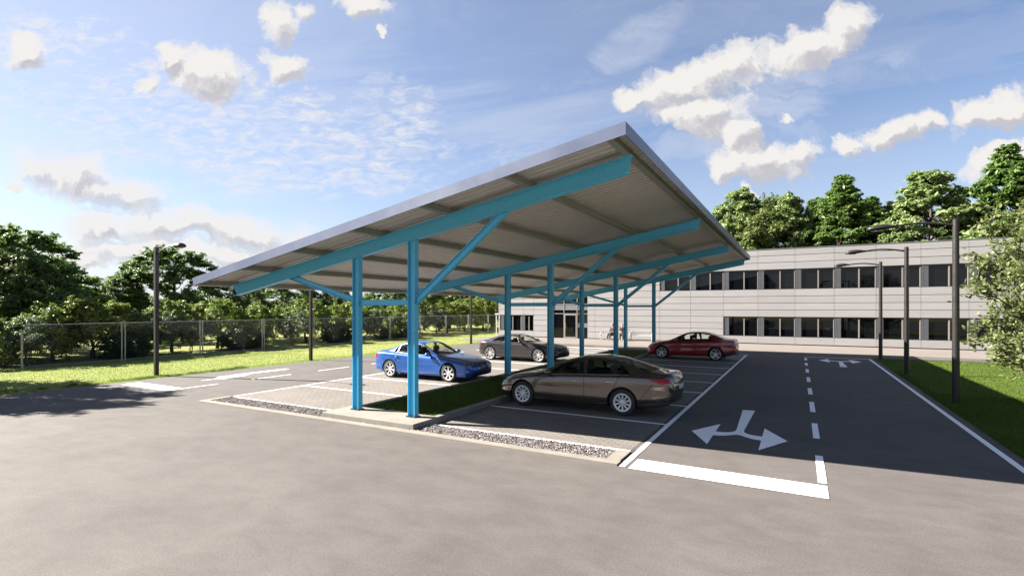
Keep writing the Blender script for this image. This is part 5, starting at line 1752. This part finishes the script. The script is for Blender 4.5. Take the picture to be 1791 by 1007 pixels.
# --- blue sports sedan
blue = dict(name='parked_car', nose=2.20, tail=-2.22, wb=2.68, wr=.320, rim=.232, track=.775, gap=.04,
  T=[(2.20, .60), (2.14, .685), (1.9, .75), (1.4, .835), (.92, .905), (.65, 1.00), (.3, 1.19), (0, 1.315), (-.3, 1.352), (-.7, 1.345), (-1.05, 1.27), (-1.4, 1.115), (-1.68, 1.005), (-1.9, .985), (-2.14, .965), (-2.20, .92), (-2.22, .84)],
  S=[(2.20, .53), (2.1, .63), (1.8, .71), (1.4, .775), (.92, .83), (.4, .865), (0, .88), (-.6, .90), (-1.2, .925), (-1.7, .935), (-2.05, .92), (-2.18, .85), (-2.22, .74)],
  B=[(2.20, .23), (1.9, .18), (1.3, .18), (0, .175), (-1.3, .19), (-2.0, .23), (-2.22, .30)],
  W=[(2.20, .64), (2.14, .73), (2.0, .80), (1.7, .86), (1.34, .885), (.7, .885), (0, .89), (-1.0, .895), (-1.6, .885), (-2.0, .83), (-2.15, .76), (-2.22, .66)],
  G=[(2.20, .52), (1.7, .74), (.92, .775), (0, .785), (-1.1, .76), (-1.6, .73), (-2.1, .68), (-2.22, .52)],
  WT=[(2.20, .42), (1.7, .58), (.92, .69), (.5, .62), (0, .57), (-.5, .56), (-1.1, .56), (-1.6, .62), (-2.0, .62), (-2.22, .45)],
  RD=[(2.2, .03), (1.0, .035), (.6, .045), (0, .06), (-.6, .062), (-1.2, .05), (-1.7, .03), (-2.22, .03)],
  windows=[('wf', (.56, .24, -.28, -.36)), ('wr', (-.44, -.42, -1.00, -1.03)), ('wq', (-1.07, -1.04, -1.12, -1.28))],
  win_door={'wf': 'doorf', 'wr': 'doorr'},
  ws=((.86, .66, .72), (.00, .54, .08)), rw=((-1.60, .56, -1.54), (-.95, .49, -1.02)),
  head=[[(-1.62, .545), (-1.16, .60), (-1.05, .665), (-1.22, .705), (-1.72, .655)]],
  tail_l=[[(-1.62, .70), (-1.22, .70), (-1.12, .84), (-1.6, .86)]],
  front=[('grille', [(.03, .52), (.26, .50), (.30, .58), (.26, .655), (.05, .66)]), ('grille', [(-.01, .25), (.60, .25), (.56, .35), (-.01, .36)]), ('plate', [(-.01, .395), (.25, .395), (.25, .49), (-.01, .49)])],
  rear=[('plate', [(-.01, .62), (.26, .62), (.26, .73), (-.01, .73)])],
  handles=[('doorf', -.14, .765), ('doorr', -.98, .785)], mirror=.50, doors=[],
  topseams=[[(.0, 2.06), (.42, 2.0), (.72, 1.55), (.73, .92)], [(.0, -1.68), (.66, -1.66), (.70, -1.9)]],
  cabin=(-1.50, .88), seats=(.02, -.85), spokes=7, pairs=[(0, 0)], sw=(.020, .028), hub=.048,
  paint=car_paint('blue_car_paint', (.014, .085, .34), .5, .30))
mk_doors(blue, .88, 0, -.39, -.92, ext=-1.03)
# --- dark coupe
black = dict(name='parked_car', nose=2.30, tail=-2.12, wb=2.71, wr=.335, rim=.245, track=.79, gap=.035,
  T=[(2.30, .62), (2.24, .70), (1.9, .78), (1.4, .86), (.86, .925), (.5, 1.06), (.1, 1.23), (-.2, 1.292), (-.6, 1.30), (-1.0, 1.235), (-1.4, 1.11), (-1.75, 1.00), (-1.95, .965), (-2.06, .95), (-2.10, .90), (-2.12, .80)],
  S=[(2.30, .54), (2.2, .65), (1.9, .73), (1.4, .80), (.86, .85), (.3, .88), (0, .885), (-.6, .895), (-1.2, .915), (-1.7, .92), (-2.0, .90), (-2.09, .82), (-2.12, .72)],
  B=[(2.30, .24), (2.0, .18), (1.3, .17), (0, .17), (-1.3, .19), (-1.9, .24), (-2.12, .32)],
  W=[(2.30, .68), (2.24, .76), (2.1, .83), (1.7, .89), (1.34, .905), (.7, .905), (0, .90), (-1.0, .915), (-1.5, .91), (-1.9, .84), (-2.06, .76), (-2.12, .66)],
  G=[(2.30, .55), (1.7, .76), (.86, .79), (0, .785), (-1.1, .745), (-1.6, .70), (-2.0, .66), (-2.12, .5)],
  WT=[(2.30, .45), (1.7, .60), (.86, .69), (.4, .61), (0, .565), (-.5, .55), (-1.1, .55), (-1.6, .58), (-2.0, .6), (-2.12, .45)],
  RD=[(2.3, .03), (1.0, .035), (.6, .045), (0, .055), (-.6, .06), (-1.2, .05), (-1.7, .03), (-2.12, .03)],
  windows=[('wf', (.46, .10, -.40, -.52)), ('wr', (-.60, -.54, -1.05, -1.36))],
  win_door={'wf': 'doorf'},
  ws=((.80, .66, .66), (-.06, .53, .02)), rw=((-1.72, .53, -1.66), (-.90, .48, -.98)),
  head=[[(-1.66, .60), (-1.18, .64), (-1.10, .69), (-1.24, .725), (-1.70, .69)]],
  tail_l=[[(-1.52, .70), (-1.20, .72), (-1.10, .80), (-1.5, .83)]],
  front=[('grille', [(-.01, .30), (.30, .32), (.38, .60), (.34, .66), (-.01, .665)]), ('grille', [(.46, .28), (.66, .30), (.66, .42), (.52, .46)]), ('brightwork', [(-.01, .27), (.40, .27), (.42, .285), (-.01, .285)])],
  rear=[('plate', [(-.01, .60), (.26, .60), (.26, .71), (-.01, .71)])],
  handles=[('doorf', -.38, .77)], mirror=.40, doors=[],
  topseams=[[(.0, 2.14), (.42, 2.08), (.74, 1.6), (.75, .86)]],
  cabin=(-1.45, .82), seats=(-.05, -.85), spokes=7, pairs=[(-.012, -.032), (.012, .032)], sw=(.009, .011), hub=.045,
  paint=car_paint('dark_coupe_paint', (.022, .019, .024), .35, .30))
mk_doors(black, .80, 0, -.56, -.9, ext=-1.2, two=True)
# --- red sedan
red = dict(name='parked_car', nose=2.08, tail=-2.20, wb=2.62, wr=.325, rim=.235, track=.775, gap=.045,
  T=[(2.08, .60), (2.03, .69), (1.8, .79), (1.4, .88), (.98, .955), (.7, 1.07), (.35, 1.25), (.05, 1.36), (-.25, 1.395), (-.65, 1.39), (-1.0, 1.33), (-1.35, 1.19), (-1.68, 1.07), (-1.9, 1.04), (-2.12, 1.035), (-2.18, .97), (-2.20, .88)],
  S=[(2.08, .54), (2.0, .64), (1.7, .755), (1.3, .83), (.98, .87), (.4, .91), (0, .925), (-.6, .95), (-1.2, .98), (-1.7, .99), (-2.0, .975), (-2.16, .90), (-2.20, .78)],
  B=[(2.08, .22), (1.8, .18), (1.3, .185), (0, .185), (-1.3, .20), (-1.9, .25), (-2.20, .34)],
  W=[(2.08, .62), (2.02, .71), (1.9, .785), (1.6, .86), (1.3, .885), (.7, .885), (0, .89), (-1.0, .89), (-1.5, .885), (-1.9, .83), (-2.12, .75), (-2.20, .65)],
  G=[(2.08, .5), (1.6, .73), (.98, .775), (0, .785), (-1.1, .76), (-1.6, .72), (-2.1, .66), (-2.20, .52)],
  WT=[(2.08, .42), (1.6, .58), (.98, .69), (.5, .615), (0, .57), (-.5, .56), (-1.1, .56), (-1.6, .60), (-2.0, .60), (-2.20, .45)],
  RD=[(2.08, .03), (1.0, .035), (.7, .045), (0, .06), (-.6, .062), (-1.2, .05), (-1.7, .03), (-2.20, .03)],
  windows=[('wf', (.66, .32, -.26, -.34)), ('wr', (-.42, -.40, -1.02, -1.10))],
  win_door={'wf': 'doorf', 'wr': 'doorr'},
  ws=((.92, .66, .78), (.06, .54, .14)), rw=((-1.62, .56, -1.56), (-.95, .49, -1.02)),
  head=[[(-1.52, .58), (-1.12, .62), (-.88, .735), (-1.0, .765), (-1.50, .71)]],
  tail_l=[[(-1.56, .72), (-1.22, .72), (-1.14, .86), (-1.24, .945), (-1.55, .90)]],
  front=[('grille', [(-.01, .28), (.34, .30), (.42, .56), (-.01, .58)])],
  rear=[('plate', [(-.01, .64), (.26, .64), (.26, .75), (-.01, .75)])], low_rear=.42,
  tmat=M['tail_clear'],
  handles=[('doorf', -.14, .79), ('doorr', -.98, .81)], mirror=.56, doors=[],
  topseams=[[(.0, 1.95), (.42, 1.9), (.72, 1.5), (.73, .98)], [(.0, -1.74), (.62, -1.72), (.68, -1.9)]],
  cabin=(-1.5, .95), seats=(.05, -.85), spokes=5, pairs=[(-.018, -.046), (.018, .046)], sw=(.012, .014), hub=.045,
  paint=car_paint('red_car_paint', (.20, .006, .012), .35, .34))
mk_doors(red, .95, 0, -.37, -.90, ext=-1.10)

build_car(brown, 'metallic brown sedan parked nose in under the carport, nearest car with silver hubcaps', (-5.04, 12.92, .004), PI)
build_car(blue, 'bright blue sedan parked nose towards the island on the sunlit left bays', (-12.02, 15.47, .004), 0)
build_car(black, 'dark grey two door coupe parked behind the blue sedan in the left bays', (-12.17, 22.90, .004), 0)
build_car(red, 'dark red sedan parked at the far end of the right bays near the office', (-4.88, 27.85, .004), PI)
